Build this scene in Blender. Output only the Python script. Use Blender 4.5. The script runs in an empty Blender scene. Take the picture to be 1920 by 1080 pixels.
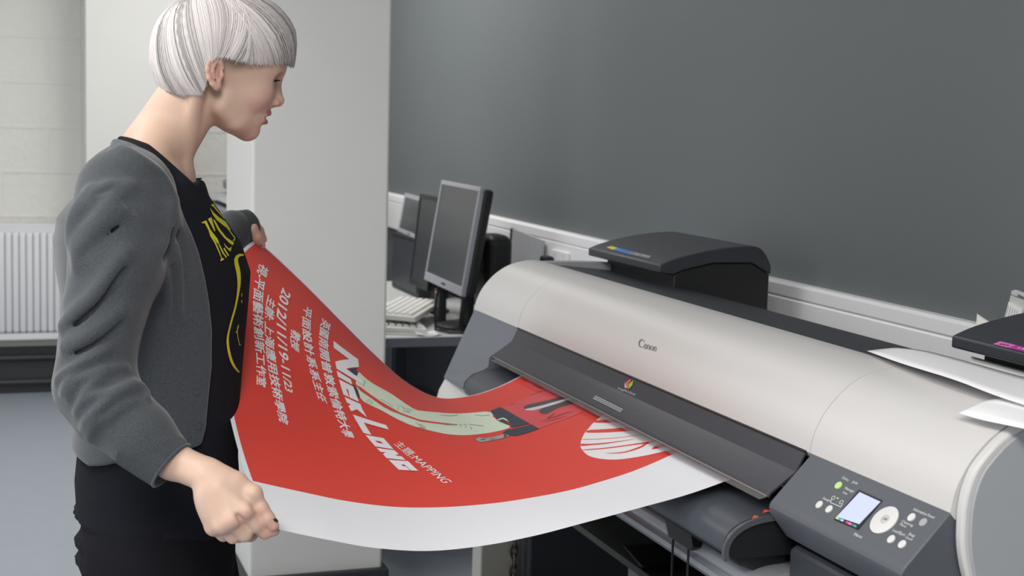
import bpy, bmesh, math, random
import numpy as np
from mathutils import Vector, Matrix
from mathutils.geometry import tessellate_polygon
random.seed(7); RNG = np.random.default_rng(7)
SC = bpy.context.scene
COL = SC.collection
PI = math.pi

# ------------------------------------------------------------------ camera, light, exposure
FPX = 2667.0                                   # 50 mm lens on a 36 mm wide frame of 1920 px
PITCH, YAW, ROLL, CAM_H = 6.691, 19.852, 1.67, 1.45
_p, _a, _r = (math.radians(v) for v in (PITCH, YAW, ROLL))
CF = np.array([math.sin(_a) * math.cos(_p), math.cos(_a) * math.cos(_p), -math.sin(_p)])
CR = np.array([math.cos(_a), -math.sin(_a), 0.0])
CU = np.cross(CR, CF)
CC = np.array([0.0, 0.0, CAM_H])
cam_d = bpy.data.cameras.new('camera')
cam_d.sensor_width = 36.0
cam_d.lens = FPX / 1920 * 36.0
cam_d.clip_start = 0.05
cam = bpy.data.objects.new('camera', cam_d)
COL.objects.link(cam)
_cr = CR * math.cos(_r) + CU * math.sin(_r)
_cu = CU * math.cos(_r) - CR * math.sin(_r)
cam.matrix_world = Matrix(((_cr[0], _cu[0], -CF[0], 0), (_cr[1], _cu[1], -CF[1], 0), (_cr[2], _cu[2], -CF[2], CAM_H), (0, 0, 0, 1)))
SC.camera = cam
cam_d.dof.use_dof = True
cam_d.dof.focus_distance = 2.25
cam_d.dof.aperture_fstop = 8.0

SC.view_settings.view_transform = 'Standard'
SC.view_settings.look = 'None'
SC.view_settings.exposure = 0.12
SC.view_settings.gamma = 1.0
SC.view_settings.use_curve_mapping = False

world = bpy.data.worlds.new('room_air')
SC.world = world
world.use_nodes = True
world.node_tree.nodes['Background'].inputs[0].default_value = (0.80, 0.88, 1.0, 1)
world.node_tree.nodes['Background'].inputs[1].default_value = 0.10

def area(name, loc, size, power, col=(1, 0.97, 0.93), rot=(0, 0, 0)):
    d = bpy.data.lights.new(name, 'AREA')
    d.shape = 'RECTANGLE'; d.size, d.size_y = size
    d.energy = power; d.color = col
    o = bpy.data.objects.new(name, d); COL.objects.link(o)
    o.location = loc; o.rotation_euler = rot
    return o
CEIL = 2.75
area('ceiling_luminaire', (-0.9, 2.2, CEIL - .05), (0.6, 2.4), 36)
area('ceiling_luminaire', (-0.9, 5.2, CEIL - .05), (0.6, 2.4), 20)
area('ceiling_luminaire', (0.95, 5.5, CEIL - .05), (0.5, 2.2), 36)
area('ceiling_luminaire', (-0.2, -0.6, CEIL - .05), (0.6, 2.4), 84)
area('window_daylight', (-2.9, 2.1, 1.65), (3.6, 1.3), 40, (0.92, 0.96, 1.0), (0, -PI / 2, 0))

# ------------------------------------------------------------------ pixel ray helpers (measurements taken from the photograph)
def ray(x, y):
    u, v = x - 960.0, y - 540.0
    c, s = math.cos(_r), math.sin(_r)
    u, v = u * c + v * s, -u * s + v * c
    return CF + CR * (u / FPX) - CU * (v / FPX)
def on(x, y, axis, val):
    """point where the sight line of a photo pixel meets the plane axis = val"""
    d = ray(x, y)
    return CC + d * ((val - CC[axis]) / d[axis])
def onY(x, y, Y): return on(x, y, 1, Y)
def project(P):
    q = np.asarray(P) - CC
    z = q @ CF; u = q @ CR / z * FPX; v = -(q @ CU) / z * FPX
    c, s = math.cos(_r), math.sin(_r)
    return np.stack([960 + u * c - v * s, 540 + u * s + v * c], -1)

# ------------------------------------------------------------------ materials
def lin(c):
    c = c / 255.0
    return c / 12.92 if c <= 0.04045 else ((c + 0.055) / 1.055) ** 2.4
def rgb(r, g, b): return (lin(r), lin(g), lin(b), 1.0)
MATS = {}
def mat(name, col, rough=0.5, metal=0.0, bump=0.0, bscale=200.0, var=0.0, vscale=8.0, spec=0.5, coat=0.0, emit=None, estr=0.0, attr=None, sss=0.0, sheen=0.0):
    if name in MATS: return MATS[name]
    m = bpy.data.materials.new(name); m.use_nodes = True
    nt = m.node_tree; b = nt.nodes['Principled BSDF']
    b.inputs['Base Color'].default_value = col
    b.inputs['Roughness'].default_value = rough
    b.inputs['Metallic'].default_value = metal
    b.inputs['Specular IOR Level'].default_value = spec
    b.inputs['Coat Weight'].default_value = coat
    b.inputs['Sheen Weight'].default_value = sheen
    if sss:
        b.inputs['Subsurface Weight'].default_value = sss
        b.inputs['Subsurface Radius'].default_value = (0.008, 0.003, 0.0015)
        b.inputs['Subsurface Scale'].default_value = 1.0
    tc = nt.nodes.new('ShaderNodeTexCoord')
    src = None
    if attr:
        a = nt.nodes.new('ShaderNodeAttribute'); a.attribute_name = attr
        src = a.outputs['Color']
    if var > 0:
        n = nt.nodes.new('ShaderNodeTexNoise'); n.inputs['Scale'].default_value = vscale; n.inputs['Detail'].default_value = 4
        nt.links.new(tc.outputs['Object'], n.inputs['Vector'])
        mp = nt.nodes.new('ShaderNodeMapRange')
        mp.inputs['To Min'].default_value = 1 - var; mp.inputs['To Max'].default_value = 1 + var
        nt.links.new(n.outputs['Fac'], mp.inputs['Value'])
        mx = nt.nodes.new('ShaderNodeMix'); mx.data_type = 'RGBA'; mx.blend_type = 'MULTIPLY'
        mx.inputs[0].default_value = 1.0
        if src: nt.links.new(src, mx.inputs[6])
        else: mx.inputs[6].default_value = col
        nt.links.new(mp.outputs[0], mx.inputs[7])
        src = mx.outputs[2]
    if src: nt.links.new(src, b.inputs['Base Color'])
    if bump > 0:
        n2 = nt.nodes.new('ShaderNodeTexNoise'); n2.inputs['Scale'].default_value = bscale; n2.inputs['Detail'].default_value = 3
        nt.links.new(tc.outputs['Object'], n2.inputs['Vector'])
        bp = nt.nodes.new('ShaderNodeBump'); bp.inputs['Strength'].default_value = bump; bp.inputs['Distance'].default_value = 0.002
        nt.links.new(n2.outputs['Fac'], bp.inputs['Height'])
        nt.links.new(bp.outputs[0], b.inputs['Normal'])
    if emit:
        b.inputs['Emission Color'].default_value = emit
        b.inputs['Emission Strength'].default_value = estr
    MATS[name] = m
    return m
def see_through(name, tint, col, rough, fac):
    """tinted clear plastic: part of the light passes straight through, the rest meets a glossy dark skin"""
    m = bpy.data.materials.new(name); m.use_nodes = True
    nt = m.node_tree; b = nt.nodes['Principled BSDF']; out = nt.nodes['Material Output']
    b.inputs['Base Color'].default_value = col; b.inputs['Roughness'].default_value = rough
    t = nt.nodes.new('ShaderNodeBsdfTransparent'); t.inputs[0].default_value = tint
    mx = nt.nodes.new('ShaderNodeMixShader'); mx.inputs[0].default_value = fac
    nt.links.new(t.outputs[0], mx.inputs[1]); nt.links.new(b.outputs[0], mx.inputs[2])
    nt.links.new(mx.outputs[0], out.inputs['Surface'])
    return m

M_WALLGREY = mat('dark_grey_wall_paint', rgb(101, 107, 110), 0.62, bump=0.08, bscale=350, var=0.03, vscale=2)
M_COLUMN = mat('smooth_white_paint', rgb(224, 224, 221), 0.6, bump=0.10, bscale=60, var=0.03, vscale=6)
M_CEIL = mat('ceiling_white', rgb(225, 225, 222), 0.9)
M_FLOOR = mat('blue_grey_floor', rgb(150, 158, 168), 0.42, bump=0.05, bscale=120, var=0.06, vscale=14)
M_SKIRT = mat('dark_skirting_paint', rgb(48, 50, 54), 0.5, bump=0.03)
M_TRUNK = mat('white_trunking_plastic', rgb(240, 240, 243), 0.4)
M_RAD = mat('radiator_enamel', rgb(226, 228, 232), 0.35)
M_WHITE = mat('printer_white_plastic', rgb(203, 201, 200), 0.42, bump=0.05, bscale=900)
M_GREYP = mat('printer_grey_plastic', rgb(104, 108, 117), 0.45, bump=0.08, bscale=900)
M_DISC = mat('printer_mid_grey_plastic', rgb(160, 163, 168), 0.5, bump=0.06, bscale=900)
M_DARK = mat('printer_charcoal_plastic', rgb(50, 53, 60), 0.42, bump=0.08, bscale=900)
M_BLACK = mat('black_plastic', rgb(24, 25, 28), 0.45)
M_DEEP = mat('black_rubber', rgb(12, 12, 14), 0.7)
M_STEEL = mat('brushed_steel', rgb(150, 152, 158), 0.35, 0.85, bump=0.05, bscale=300)
M_PANEL = mat('panel_slate_plastic', rgb(84, 88, 95), 0.5, bump=0.10, bscale=900)
M_PAPER = mat('white_paper', rgb(236, 236, 238), 0.75)
M_CREAM = mat('cream_paper', rgb(228, 226, 222), 0.8)
M_BTN = mat('button_pale_grey', rgb(214, 213, 212), 0.4)
M_LABEL = mat('panel_print_white', rgb(214, 216, 220), 0.6)

# ------------------------------------------------------------------ mesh helpers
class MB:
    def __init__(s): s.v = []; s.f = []; s.mi = []; s.cur = 0
    def add(s, vs, fs):
        o = len(s.v); s.v += [tuple(map(float, p)) for p in vs]
        s.f += [tuple(i + o for i in f) for f in fs]; s.mi += [s.cur] * len(fs)
        return s
    def box(s, a, b):
        (x0, y0, z0), (x1, y1, z1) = [min(p, q) for p, q in zip(a, b)], [max(p, q) for p, q in zip(a, b)]
        vs = [(x0, y0, z0), (x1, y0, z0), (x1, y1, z0), (x0, y1, z0), (x0, y0, z1), (x1, y0, z1), (x1, y1, z1), (x0, y1, z1)]
        return s.add(vs, [(0, 3, 2, 1), (4, 5, 6, 7), (0, 1, 5, 4), (1, 2, 6, 5), (2, 3, 7, 6), (3, 0, 4, 7)])
    def prismY(s, prof, y0, y1):
        """profile of (x, z) points pushed along Y, with end caps"""
        n = len(prof)
        vs = [(x, y0, z) for x, z in prof] + [(x, y1, z) for x, z in prof]
        fs = [(i, (i + 1) % n, n + (i + 1) % n, n + i) for i in range(n)]
        fs += [tuple(range(n))[::-1], tuple(range(n, 2 * n))]
        return s.add(vs, fs)
    def sheetY(s, prof, y0, y1, th=0.003, ny=1):
        """open curved sheet of (x, z) points pushed along Y, given a thickness"""
        P = np.array(prof); T = np.gradient(P, axis=0); N = np.stack([-T[:, 1], T[:, 0]], 1)
        N /= np.linalg.norm(N, axis=1)[:, None] + 1e-9
        loop = [tuple(p) for p in P] + [tuple(p) for p in (P - N * th)[::-1]]
        return s.prismY(loop, y0, y1)
    def hexa(s, q0, q1):
        """box between two quads (lists of 4 points)"""
        return s.add(list(q0) + list(q1), [(3, 2, 1, 0), (4, 5, 6, 7), (0, 1, 5, 4), (1, 2, 6, 5), (2, 3, 7, 6), (3, 0, 4, 7)])
    def tube(s, pts, r, n=10, cap=True):
        P = [np.array(p, float) for p in pts]; rs = r if hasattr(r, '__len__') else [r] * len(P)
        prev = None; rings = []
        for i, p in enumerate(P):
            t = P[min(i + 1, len(P) - 1)] - P[max(i - 1, 0)]; t /= np.linalg.norm(t) + 1e-12
            if prev is None:
                a = np.array([0, 0, 1.0]) if abs(t[2]) < 0.9 else np.array([1.0, 0, 0])
            else: a = prev
            u = a - t * (a @ t); u /= np.linalg.norm(u) + 1e-12; w = np.cross(t, u); prev = u
            rings.append([p + rs[i] * (u * math.cos(2 * PI * k / n) + w * math.sin(2 * PI * k / n)) for k in range(n)])
        vs = [q for rg in rings for q in rg]; fs = []
        for i in range(len(P) - 1):
            for k in range(n):
                fs.append((i * n + k, i * n + (k + 1) % n, (i + 1) * n + (k + 1) % n, (i + 1) * n + k))
        if cap: fs += [tuple(range(n))[::-1], tuple(range((len(P) - 1) * n, len(P) * n))]
        return s.add(vs, fs)
    def disc(s, c, ax_u, ax_v, ax_n, ru, rv, h, n=32, dome=0.0):
        c, ax_u, ax_v, ax_n = (np.array(q, float) for q in (c, ax_u, ax_v, ax_n))
        vs = []
        for hh, k in ((0, 1.0), (h * 0.8, 1.0), (h, 0.93)):
            vs += [c + ax_n * hh + k * (ax_u * ru * math.cos(2 * PI * i / n) + ax_v * rv * math.sin(2 * PI * i / n)) for i in range(n)]
        vs.append(c + ax_n * (h + dome))
        fs = []
        for r in range(2):
            fs += [(r * n + i, r * n + (i + 1) % n, (r + 1) * n + (i + 1) % n, (r + 1) * n + i) for i in range(n)]
        fs += [(2 * n + i, 2 * n + (i + 1) % n, 3 * n) for i in range(n)] + [tuple(range(n))[::-1]]
        return s.add(vs, fs)
    def sphere(s, c, r, nu=16, nv=10):
        r = (r, r, r) if not hasattr(r, '__len__') else r
        vs = [(c[0], c[1], c[2] + r[2])]
        for j in range(1, nv):
            th = PI * j / nv
            vs += [(c[0] + r[0] * math.sin(th) * math.cos(2 * PI * i / nu), c[1] + r[1] * math.sin(th) * math.sin(2 * PI * i / nu), c[2] + r[2] * math.cos(th)) for i in range(nu)]
        vs.append((c[0], c[1], c[2] - r[2])); L = len(vs) - 1
        fs = [(0, 1 + i, 1 + (i + 1) % nu) for i in range(nu)]
        for j in range(nv - 2):
            fs += [(1 + j * nu + i, 1 + (j + 1) * nu + i, 1 + (j + 1) * nu + (i + 1) % nu, 1 + j * nu + (i + 1) % nu) for i in range(nu)]
        fs += [(L, 1 + (nv - 2) * nu + (i + 1) % nu, 1 + (nv - 2) * nu + i) for i in range(nu)]
        return s.add(vs, fs)
    def grid(s, P):
        P = np.asarray(P); a, b = P.shape[:2]
        return s.add(P.reshape(-1, 3), [(i * b + j, i * b + j + 1, (i + 1) * b + j + 1, (i + 1) * b + j) for i in range(a - 1) for j in range(b - 1)])
    def build(s, name, mats, parent=None, smooth=None, bevel=0.0, segs=2, solid=0.0, recalc=True):
        me = bpy.data.meshes.new(name)
        me.from_pydata(s.v, [], s.f)
        if not isinstance(mats, (list, tuple)): mats = [mats]
        for m in mats: me.materials.append(m)
        if len(mats) > 1: me.polygons.foreach_set('material_index', s.mi)
        if recalc:
            bm = bmesh.new(); bm.from_mesh(me)
            bmesh.ops.recalc_face_normals(bm, faces=bm.faces); bm.to_mesh(me); bm.free()
        o = bpy.data.objects.new(name, me); COL.objects.link(o)
        if bevel > 0:
            md = o.modifiers.new('soft_edges', 'BEVEL'); md.width = bevel; md.segments = segs
            md.limit_method = 'ANGLE'; md.angle_limit = math.radians(38)
        if solid > 0:
            md = o.modifiers.new('thickness', 'SOLIDIFY'); md.thickness = solid; md.offset = 0
        if smooth is not None:
            me.polygons.foreach_set('use_smooth', [True] * len(me.polygons))
            if smooth < 170: me.set_sharp_from_angle(angle=math.radians(smooth))
        if parent: o.parent = parent
        return o
def tag(o, label=None, cat=None, group=None, kind=None):
    if label: o['label'] = label
    if cat: o['category'] = cat
    if group: o['group'] = group
    if kind: o['kind'] = kind
    return o
def thing(name, loc, label, cat, group=None):
    """an Empty at the base of a thing; parts are then built in world coordinates and hung on it"""
    o = bpy.data.objects.new(name, None); COL.objects.link(o)
    o.empty_display_size = 0.1; o.location = loc
    return tag(o, label, cat, group)
def adopt(root):
    """parts were modelled in world coordinates: keep them there while the root sits at its base"""
    inv = Matrix.Translation(-Vector(root.location))
    for c in root.children: c.matrix_parent_inverse = inv

def text_mesh(body, bold=0.0, shear=0.0, space=1.0):
    """2D outline text as (verts, faces) with width normalised to 1 and cap height kept in proportion"""
    cu = bpy.data.curves.new('lettering', 'FONT'); cu.body = body; cu.size = 1.0
    cu.offset = bold; cu.shear = shear; cu.space_character = space; cu.resolution_u = 4
    ob = bpy.data.objects.new('lettering', cu); COL.objects.link(ob)
    dg = bpy.context.evaluated_depsgraph_get(); dg.update()
    me = bpy.data.meshes.new_from_object(ob.evaluated_get(dg))
    vs = np.array([v.co[:2] for v in me.vertices]); fs = [tuple(p.vertices) for p in me.polygons]
    bpy.data.objects.remove(ob); bpy.data.curves.remove(cu); bpy.data.meshes.remove(me)
    return vs, fs
def split_long(vs, fs, maxlen):
    bm = bmesh.new()
    bv = [bm.verts.new((v[0], v[1], 0)) for v in vs]
    for f in fs:
        try: bm.faces.new([bv[i] for i in f])
        except ValueError: pass
    bmesh.ops.triangulate(bm, faces=bm.faces[:])
    for _ in range(6):
        es = [e for e in bm.edges if e.calc_length() > maxlen]
        if not es: break
        bmesh.ops.subdivide_edges(bm, edges=es, cuts=1)
        bmesh.ops.triangulate(bm, faces=[f for f in bm.faces if len(f.verts) > 3])
    bm.verts.index_update()
    V = np.array([v.co[:2] for v in bm.verts]); F = [tuple(v.index for v in f.verts) for f in bm.faces]
    bm.free()
    return V, F
def poly_faces(loops):
    """triangles of a 2D polygon with optional holes"""
    flat = [p for lp in loops for p in lp]
    tris = tessellate_polygon([[Vector((p[0], p[1], 0)) for p in lp] for lp in loops])
    return np.array(flat, float), [tuple(t) for t in tris]
# ------------------------------------------------------------------ the room
WX, BY, FY, LX = 1.78, 7.60, -2.6, -3.0
def structure(name, mb, m, **k):
    return tag(mb.build(name, m, **k), kind='structure')
def block_wall():
    m = mat('painted_concrete_block', rgb(226, 226, 221), 0.8)
    nt = m.node_tree; b = nt.nodes['Principled BSDF']
    tc = nt.nodes.new('ShaderNodeTexCoord'); mp = nt.nodes.new('ShaderNodeMapping')
    mp.inputs['Rotation'].default_value = (PI / 2, 0, 0)
    br = nt.nodes.new('ShaderNodeTexBrick')
    br.inputs['Scale'].default_value = 1.0; br.inputs['Brick Width'].default_value = 0.45; br.inputs['Row Height'].default_value = 0.225
    br.inputs['Mortar Size'].default_value = 0.012; br.inputs['Mortar Smooth'].default_value = 0.6
    br.inputs['Color1'].default_value = (0.62, 0.62, 0.62, 1); br.inputs['Color2'].default_value = (0.58, 0.58, 0.58, 1); br.inputs['Mortar'].default_value = (1, 1, 1, 1)
    n = nt.nodes.new('ShaderNodeTexNoise'); n.inputs['Scale'].default_value = 38; n.inputs['Detail'].default_value = 6
    n2 = nt.nodes.new('ShaderNodeTexVoronoi'); n2.inputs['Scale'].default_value = 20
    L = nt.links
    L.new(tc.outputs['Object'], mp.inputs['Vector']); L.new(mp.outputs[0], br.inputs['Vector'])
    L.new(tc.outputs['Object'], n.inputs['Vector']); L.new(tc.outputs['Object'], n2.inputs['Vector'])
    m1 = nt.nodes.new('ShaderNodeMath'); m1.operation = 'MULTIPLY_ADD'; m1.inputs[1].default_value = 0.7
    L.new(n.outputs['Fac'], m1.inputs[0]); L.new(br.outputs['Color'], m1.inputs[2])
    m2 = nt.nodes.new('ShaderNodeMath'); m2.operation = 'MULTIPLY_ADD'; m2.inputs[1].default_value = 0.25
    L.new(n2.outputs['Distance'], m2.inputs[0]); L.new(m1.outputs[0], m2.inputs[2])
    bp = nt.nodes.new('ShaderNodeBump'); bp.inputs['Strength'].default_value = 0.55; bp.inputs['Distance'].default_value = 0.012
    L.new(m2.outputs[0], bp.inputs['Height']); L.new(bp.outputs[0], b.inputs['Normal'])
    return m
M_BLOCK = block_wall()
structure('floor', MB().box((LX - .1, FY - .1, -0.1), (WX + .1, BY + .1, 0)), M_FLOOR)
structure('ceiling', MB().box((LX - .1, FY - .1, CEIL), (WX + .1, BY + .1, CEIL + .1)), M_CEIL)
structure('wall_right', MB().box((WX, FY, 0), (WX + .1, BY, CEIL)), M_WALLGREY)
structure('wall_back', MB().box((LX, BY, 0), (WX, BY + .1, CEIL)), M_BLOCK)
structure('wall_left', MB().box((LX - .1, FY, 0), (LX, BY, CEIL)), M_COLUMN)
structure('wall_front', MB().box((LX, FY - .1, 0), (WX, FY, CEIL)), M_COLUMN)
# square pillar in front of the desk and the shallow pier on the back wall
structure('wall_pillar', MB().box((0.673, 4.07, 0), (1.0757, 4.56, CEIL)), M_COLUMN, bevel=0.008)
structure('wall_pier', MB().box((0.389, 7.20, 0), (0.90, BY, CEIL)), M_COLUMN, bevel=0.006)
structure('baseboard_pillar', MB().box((0.655, 4.045, 0), (1.092, 4.58, 0.094)), M_SKIRT, bevel=0.006)
bb = MB().box((LX, 7.56, 0), (0.389, BY, 0.235)).box((0.90, 7.56, 0), (WX, BY, 0.235))
structure('baseboard_back', bb, M_SKIRT, bevel=0.004)
pp = MB()
for z in (0.06, 0.185): pp.tube([(LX + .05, 7.535, z), (0.36, 7.535, z)], 0.014)
tag(pp.build('heating_pipes', M_SKIRT, smooth=40), 'pair of dark heating pipes along the skirting under the radiator', 'pipe')
# white dado trunking along the dark wall
tr = MB().prismY([(WX, 1.089), (1.757, 1.089), (1.748, 1.083), (1.7465, 1.058), (1.750, 1.053), (1.7475, 1.049), (1.7465, 0.93), (1.752, 0.925), (WX, 0.925)], 0.4, 7.5)
structure('trim_1', tr, M_TRUNK, smooth=30)

# radiator on the back wall
rad = thing('radiator', (-0.05, 7.50, 0.28), 'white ribbed panel radiator on the pale block wall', 'radiator')
rx0, rx1, rz0, rz1 = -0.55, 0.335, 0.285, 0.872
P = []; x = rx0 + .03
prof = []
while x < rx1 - .03:
    prof += [(x, 0), (x + .010, 0), (x + .016, .007), (x + .027, .007), (x + .033, 0)]; x += .0333
rows = []
for z, k in ((rz0 + .035, 0.0), (rz0 + .05, 1.0), (rz1 - .06, 1.0), (rz1 - .045, 0.0)):
    rows.append([(px, 7.485 - d * k, z) for px, d in prof])
MB().grid(rows).build('ribbed_panel', M_RAD, rad, solid=0.003, smooth=50)
MB().box((rx0, 7.485, rz0), (rx1, 7.50, rz0 + .036)).box((rx0, 7.485, rz1 - .046), (rx1, 7.50, rz1 - .01)).box((rx0, 7.485, rz0), (rx0 + .032, 7.50, rz1 - .01)).box((rx1 - .034, 7.485, rz0), (rx1, 7.50, rz1 - .01)).build('panel_rim', M_RAD, rad, bevel=.003)
gr = MB()
for k in range(28): gr.box((rx0 + .012 + k * .0312, 7.49, rz1 - .012), (rx0 + .034 + k * .0312, 7.575, rz1 - .004))
gr.box((rx0, 7.484, rz1 - .014), (rx1, 7.49, rz1)).build('top_grille', M_RAD, rad)
MB().box((rx0, 7.575, rz0 + .02), (rx1, 7.597, rz1 - .03)).build('rear_panel', M_RAD, rad)
for sx in (rx0 + .004, rx1 - .008): MB().box((sx, 7.486, rz0), (sx + .004, 7.58, rz1 - .012)).build('side_cover', M_RAD, rad)
adopt(rad)

# grey copier far behind the neck
cop = thing('photocopier', (1.14, 6.55, 0), 'grey office copier by the rough back wall behind the pillar', 'copier')
M_COP = mat('copier_grey', rgb(120, 124, 130), 0.5); M_COPL = mat('copier_light_grey', rgb(150, 153, 158), 0.5)
MB().box((0.93, 6.2, 0.02), (1.42, 6.95, 0.86)).build('cabinet', M_COP, cop, bevel=.012)
MB().box((0.925, 6.19, 0.88), (1.43, 6.96, 1.03)).build('scanner_body', M_COP, cop, bevel=.015)
MB().prismY([(0.93, 1.05), (0.95, 1.065), (1.42, 1.10), (1.42, 1.05)], 6.2, 6.95).build('lid', M_COPL, cop, bevel=.006)
MB().box((1.0, 6.5, 1.088), (1.40, 6.9, 1.135)).build('document_feeder', M_COP, cop, bevel=.012)
MB().box((0.921, 6.3, 0.865), (0.93, 6.86, 0.878)).build('paper_slot', M_BLACK, cop)
adopt(cop)

# ------------------------------------------------------------------ the desk and what stands on it
dk = thing('desk', (1.45, 5.2, 0), 'grey-topped office desk against the dark wall behind the pillar', 'desk')
M_DESK = mat('desk_laminate', rgb(196, 198, 198), 0.45, var=.02); M_DEDGE = mat('desk_edge_grey', rgb(122, 127, 138), 0.5)
MB().box((1.10, 4.489, 0.702), (1.745, 6.08, 0.73)).build('desktop', M_DESK, dk, bevel=.002)
MB().box((1.10, 4.482, 0.699), (1.745, 4.489, 0.7285)).build('edge_band', M_DEDGE, dk)
MB().box((1.68, 4.56, 0.25), (1.70, 5.98, 0.70)).build('modesty_panel', M_DARK, dk)
for ly in (4.56, 5.98):
    MB().box((1.62, ly, 0.0), (1.68, ly + .05, 0.70)).build('leg', M_DARK, dk, bevel=.004)
    MB().box((1.14, ly, 0.0), (1.20, ly + .05, 0.70)).build('leg', M_DARK, dk, bevel=.004)
adopt(dk)
tw = thing('computer_tower', (1.40, 4.84, 0), 'black computer tower standing on the floor under the desk', 'computer')
MB().box((1.30, 4.66, 0.012), (1.50, 5.1, 0.45)).build('case', M_DARK, tw, bevel=.006)
MB().box((1.32, 4.652, 0.03), (1.48, 4.66, 0.43)).build('front_bezel', M_BLACK, tw, bevel=.004)
MB().box((1.34, 4.648, 0.33), (1.46, 4.653, 0.37)).build('disc_drive', M_DARK, tw)
MB().disc((1.40, 4.652, 0.24), (1, 0, 0), (0, 0, 1), (0, -1, 0), .012, .012, .004).build('power_button', M_STEEL, tw)
for fx in (1.32, 1.47):
    for fy in (4.7, 5.05): MB().box((fx, fy, 0), (fx + .02, fy + .02, .013)).build('foot', M_DEEP, tw)
adopt(tw)

def monitor(name, corner, w, h, th, tilt, yaw, frame_m, screen_m, back_m, base_z, label, bez=0.016, lip=0.03, stand=True):
    """flat screen facing -X: corner = near bottom corner (the one towards the camera), leaning back by tilt"""
    root = thing(name, (corner[0] + .06, corner[1] + w / 2, base_z), label, 'monitor', 'screens on the desk')
    ct, st = math.cos(tilt), math.sin(tilt); cy, sy = math.cos(yaw), math.sin(yaw)
    ex = np.array([sy, cy, 0.0])                         # along the width, away from the camera
    nx0 = np.array([-cy, sy, 0.0])
    ez = np.array([-nx0[0] * st, -nx0[1] * st, ct]); nx = nx0 * ct + np.array([0, 0, st])
    o = np.array(corner, float)
    def pt(u, v, d): return o + ex * u + ez * v + nx * d
    def slab(u0, v0, u1, v1, d0, d1): return MB().hexa([pt(u0, v0, d0), pt(u1, v0, d0), pt(u1, v1, d0), pt(u0, v1, d0)], [pt(u0, v0, d1), pt(u1, v0, d1), pt(u1, v1, d1), pt(u0, v1, d1)])
    fr = MB()
    for q in ((0, 0, w, lip), (0, h - bez, w, h), (0, lip, bez, h - bez), (w - bez, lip, w, h - bez)):
        s = slab(*q, 0, -.016); fr.add(s.v, s.f)
    fr.build('bezel', frame_m, root, bevel=.002)
    slab(bez, lip, w - bez, h - bez, -.003, -.008).build('screen', screen_m, root)
    slab(.004, .004, w - .004, h - .004, -.0165, -th).build('back_shell', back_m, root, bevel=.01)
    slab(w * .25, h * .2, w * .75, h * .75, -th, -th - .028).build('rear_bulge', back_m, root, bevel=.014)
    b = pt(w / 2, h * .35, -th - .02)
    if stand:
        MB().tube([b, (b[0] + .01, b[1], b[2] - .05), (b[0] + .0, b[1], base_z + .012)], [.018, .022, .026]).build('neck', M_BLACK, root, smooth=40)
        MB().disc((b[0] - .03, b[1], base_z), (1, 0, 0), (0, 1, 0), (0, 0, 1), .075, .085, .014).build('base', M_BLACK, root, smooth=40)
    slab(w * .42, lip * .35, w * .52, lip * .6, .0006, 0).build('badge', back_m, root)
    adopt(root)
    return root, pt
M_SILVER = mat('silver_plastic', rgb(176, 178, 188), 0.35, 0.3)
M_SCREEN = mat('dark_screen', rgb(56, 60, 64), 0.22); M_SCREEN2 = mat('matt_dark_screen', rgb(38, 41, 44), 0.3)
mon, mpt = monitor('flat_screen_monitor', (1.420, 4.425, 0.872), 0.50, 0.365, .052, math.radians(9), math.radians(2), M_SILVER, M_SCREEN, M_BLACK, .73, 'silver-framed flat monitor nearest the printer, leaning back on the desk')
monitor('flat_screen_monitor', (1.455, 4.945, 0.825), 0.245, 0.345, .045, math.radians(6), 0.0, M_BLACK, M_SCREEN2, M_BLACK, .73, 'dark black-framed monitor directly behind the silver-framed one', lip=.022)
monitor('flat_screen_monitor', (1.56, 5.43, .968), 0.44, 0.168, .05, math.radians(10), math.radians(4), M_SILVER, M_SCREEN, M_BLACK, .73, 'farthest screen, small with a pale rim, half hidden by the pillar edge', bez=.018, lip=.018, stand=False)
sp = thing('desk_speaker', (1.63, 4.75, .73), 'dark tall rounded speaker behind the silver-framed monitor', 'speaker')
MB().box((1.58, 4.64, .73), (1.68, 4.78, 1.055)).build('cabinet', M_BLACK, sp, bevel=.035, segs=5)
MB().disc((1.58, 4.71, .95), (0, 1, 0), (0, 0, 1), (-1, 0, 0), .04, .04, .004).build('grille', M_DARK, sp)
adopt(sp)
db = thing('desktop_computer', (1.63, 5.63, .73), 'black desktop computer on the desk below the farthest screen', 'computer')
MB().box((1.57, 5.45, .732), (1.70, 5.87, .966)).build('case', M_BLACK, db, bevel=.006)
MB().box((1.567, 5.47, .75), (1.57, 5.85, .95)).build('front_bezel', M_DARK, db)
adopt(db)

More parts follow.
